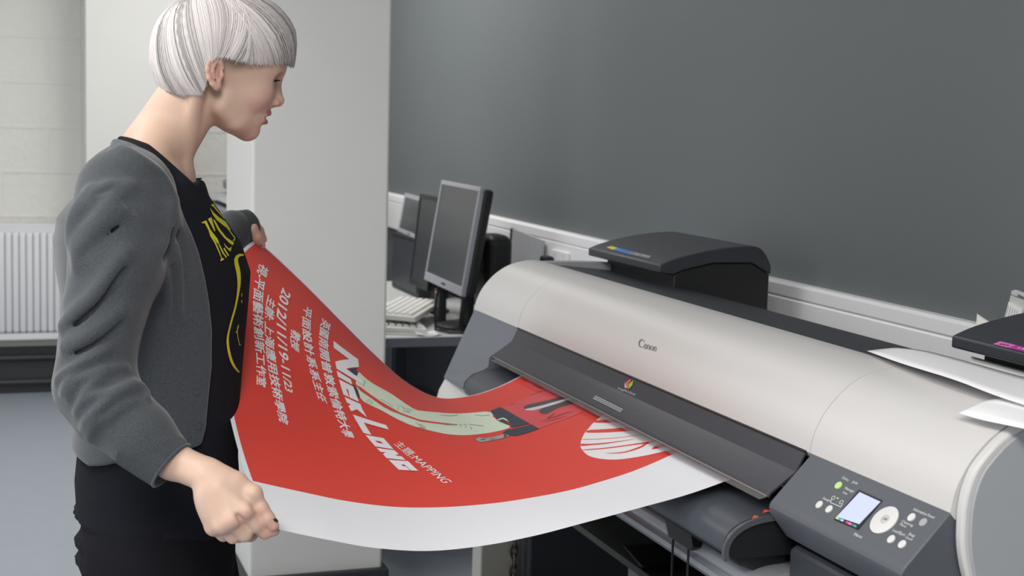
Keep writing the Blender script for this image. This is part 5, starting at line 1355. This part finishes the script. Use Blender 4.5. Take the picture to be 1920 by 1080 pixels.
for pts, r, s_ in ELB:
    pts = [tuple(p) for p in smooth_path(pts, 14)]
    H = [(h, ray(*p) / np.linalg.norm(ray(*p))) for h, p in zip(hits(base_f, pts), pts)]; H = [(h, d) for h, d in H if h is not None and h[1] < 2.2]
    n = len(H)
    if n < 3: continue
    tp_ = [.45 + .55 * math.sin(PI * (i + .6) / (n + .2)) for i in range(n)]
    rdgs.chain([h + d * (r - .0062 * s_ * t) for (h, d), t in zip(H, tp_)], [r * (.6 + .4 * t) for t in tp_], .009, kj=.004)
card.items += ridges.items + rdgs.items
# seam where the sleeve joins, open cuffs
SE = [hit(base_f, *p) for p in ((182, 362), (206, 353), (222, 362), (236, 380), (250, 398))]
card.chain([h for h in SE if h is not None], .0022, .005, '-')
a, b = q(318, 870, 1.944), q(341, 889, 1.934); ax_ = (b - a) / np.linalg.norm(b - a)
card.func(lambda P: ((P - (a + ax_ * .002)) @ ax_) * -1.0, a + ax_ * .03, .06, .002, '-')
card.cap(a - ax_ * .002, a + ax_ * .05, .0315, .034, .003, '-')
a2, b2 = q(438, 432, YF - .004), q(453, 429, YF + .006); ax2 = (b2 - a2) / np.linalg.norm(b2 - a2)
card.func(lambda P: ((P - (b2 + ax2 * .016)) @ ax2) * -1.0, b2 + ax2 * .05, .05, .003, '-')
V, F = shell_mesh(card, (0.0, 1.85, .90), (.52, 2.86, 1.46), .0030, relax=2)
def knit(name, col):
    m = mat(name, col, .9, sheen=.25); nt = m.node_tree; b = nt.nodes['Principled BSDF']
    tc = nt.nodes.new('ShaderNodeTexCoord'); n = nt.nodes.new('ShaderNodeTexNoise'); n.inputs['Scale'].default_value = 800; n.inputs['Detail'].default_value = 1
    n2 = nt.nodes.new('ShaderNodeTexNoise'); n2.inputs['Scale'].default_value = 650; n2.inputs['Detail'].default_value = 5
    rp = nt.nodes.new('ShaderNodeMapRange'); rp.inputs['From Min'].default_value = .3; rp.inputs['From Max'].default_value = .7; rp.inputs['To Min'].default_value = .62; rp.inputs['To Max'].default_value = 1.38
    mx = nt.nodes.new('ShaderNodeMix'); mx.data_type = 'RGBA'; mx.blend_type = 'MULTIPLY'; mx.inputs[0].default_value = 1; mx.inputs[6].default_value = col
    bp = nt.nodes.new('ShaderNodeBump'); bp.inputs['Strength'].default_value = .16; bp.inputs['Distance'].default_value = .0015
    L = nt.links
    L.new(tc.outputs['Object'], n.inputs['Vector']); L.new(tc.outputs['Object'], n2.inputs['Vector']); L.new(n2.outputs['Fac'], rp.inputs['Value']); L.new(rp.outputs[0], mx.inputs[7])
    L.new(mx.outputs[2], b.inputs['Base Color']); L.new(n.outputs['Fac'], bp.inputs['Height']); L.new(bp.outputs[0], b.inputs['Normal'])
    return m
M_KNIT = knit('grey_marl_knit', rgb(62, 66, 71))
cd = mesh_object('cardigan', V, F, M_KNIT, me_)
# ribbed cuffs: fine cords round the sleeve ends
def cuff(a, ax, r0, r1, L, n, rc):
    u = np.cross(ax, (0, 0, 1.0)); u /= np.linalg.norm(u); w = np.cross(ax, u); m = MB()
    for k in range(n):
        d = u * math.cos(2 * PI * k / n) + w * math.sin(2 * PI * k / n)
        m.tube([a + d * (r0 - .0006) - ax * L, a + d * ((r0 + r1) / 2) - ax * L / 2, a + d * r1], rc, 5)
    m.tube([a + u * math.cos(t) * (r1 + .0003) + w * math.sin(t) * (r1 + .0003) for t in np.linspace(0, 2 * PI, 49)], rc * 1.3, 6, cap=False)
    return m
cuff(a + ax_ * .0030, ax_, .0435, .0358, .060, 70, .0017).build('cuff', M_KNIT, cd, smooth=60)
cuff(b2 + ax2 * .0165, ax2, .0375, .0335, .045, 76, .0014).build('cuff', M_KNIT, cd, smooth=60)
# buttons on the front band
for p in ((368, 735), (372, 800)):
    h = hit(base_f, *p)
    if h is not None: MB().disc(h, (1, 0, 0), (0, 0, 1), (0, -1, 0), .0046, .0052, .0016, 16).build('button', mat('button_dark_grey', rgb(56, 59, 64), .6), cd, smooth=40)

# the yellow print on the shirt
tee_f = lambda P: shirt(P)
M_YEL = mat('yellow_shirt_print', rgb(206, 196, 40), .7)
yp = MB()
def print_px(pts, s=6.75, o=(360, 360)):
    L_ = [(o[0] + x / s, o[1] + y / s) for x, y in pts]
    vs, fs = poly_faces([L_]); vs, fs = split_long(vs, fs, 5.0)
    H = hits(tee_f, vs)
    ok = [h is not None for h in H]
    H = [h - ray(*v) / np.linalg.norm(ray(*v)) * .0022 if h is not None else V3(0, 0, 0) for h, v in zip(H, vs)]
    yp.add(H, [f for f in fs if all(ok[i] for i in f)])
def print_strip(vs, fs):
    L_ = [(380 + x / 3.18, 380 + y / 3.18) for x, y in vs]; H = hits(tee_f, L_)
    H2 = [h - ray(*v) / np.linalg.norm(ray(*v)) * .0022 if h is not None else V3(0, 0, 0) for h, v in zip(H, L_)]
    yp.add(H2, [f for f in fs if all(H[i] is not None for i in f)])
for pts in ([(240, 168), (278, 133), (285, 175), (350, 262), (425, 345), (418, 350), (340, 268), (272, 188)], [(225, 195), (270, 255), (330, 310), (425, 375), (490, 478), (478, 482), (400, 425), (310, 352), (265, 290)], [(455, 455), (548, 578), (538, 588), (448, 462)],
            [(200, 340), (245, 318), (268, 400), (296, 492), (284, 497), (245, 420)], [(262, 340), (292, 360), (352, 470), (432, 570), (532, 640), (516, 675), (470, 642), (400, 572), (330, 482)], [(515, 612), (548, 580), (545, 604), (530, 622)],
            [(120, 385), (180, 358), (235, 480), (322, 590), (346, 650), (328, 655), (260, 572), (208, 482), (160, 392), (135, 397)], [(208, 490), (245, 548), (305, 640), (352, 758), (378, 832), (412, 848), (366, 876), (358, 862), (372, 842), (342, 770), (290, 652), (232, 560)],
            [(346, 655), (402, 768), (444, 826), (430, 832), (384, 772), (336, 665)], [(398, 640), (440, 690), (496, 738), (484, 752), (430, 702)], [(430, 690), (470, 720), (502, 688), (496, 722), (478, 742)], [(408, 702), (468, 800), (456, 812), (398, 722)]):
    print_px(pts); _n = globals().get('_n', 0) + 1
    if _n in (3, 6, 12): yp.build('printed_letter', M_YEL, tee, smooth=60, recalc=False); yp = MB()
pl = [(262, 322), (240, 311), (216, 314), (200, 332), (202, 365), (214, 420), (216, 500), (197, 615), (166, 728), (149, 822), (165, 922), (191, 980), (218, 1012)]
wd = [8, 20, 26, 22, 16, 11, 11, 10, 10, 14, 15, 15, 8]
vs, fs = stroke(smooth_path(pl, 40), np.interp(np.linspace(0, 1, 40), np.linspace(0, 1, len(wd)), wd))
print_strip(vs, fs)
yp.build('printed_outline', M_YEL, tee, smooth=60, recalc=False)
for pl in ([(214, 728), (206, 760), (212, 810), (220, 850)], [(198, 775), (206, 762), (214, 735)], [(234, 540), (233, 560)], [(234, 580), (233, 598)], [(222, 850), (228, 846)]):
    vs, fs = stroke(smooth_path(pl, 8), np.full(8, 4.0)); yp = MB()
    print_strip(vs, fs); yp.build('printed_mark', M_YEL, tee, recalc=False)
adopt(me_)
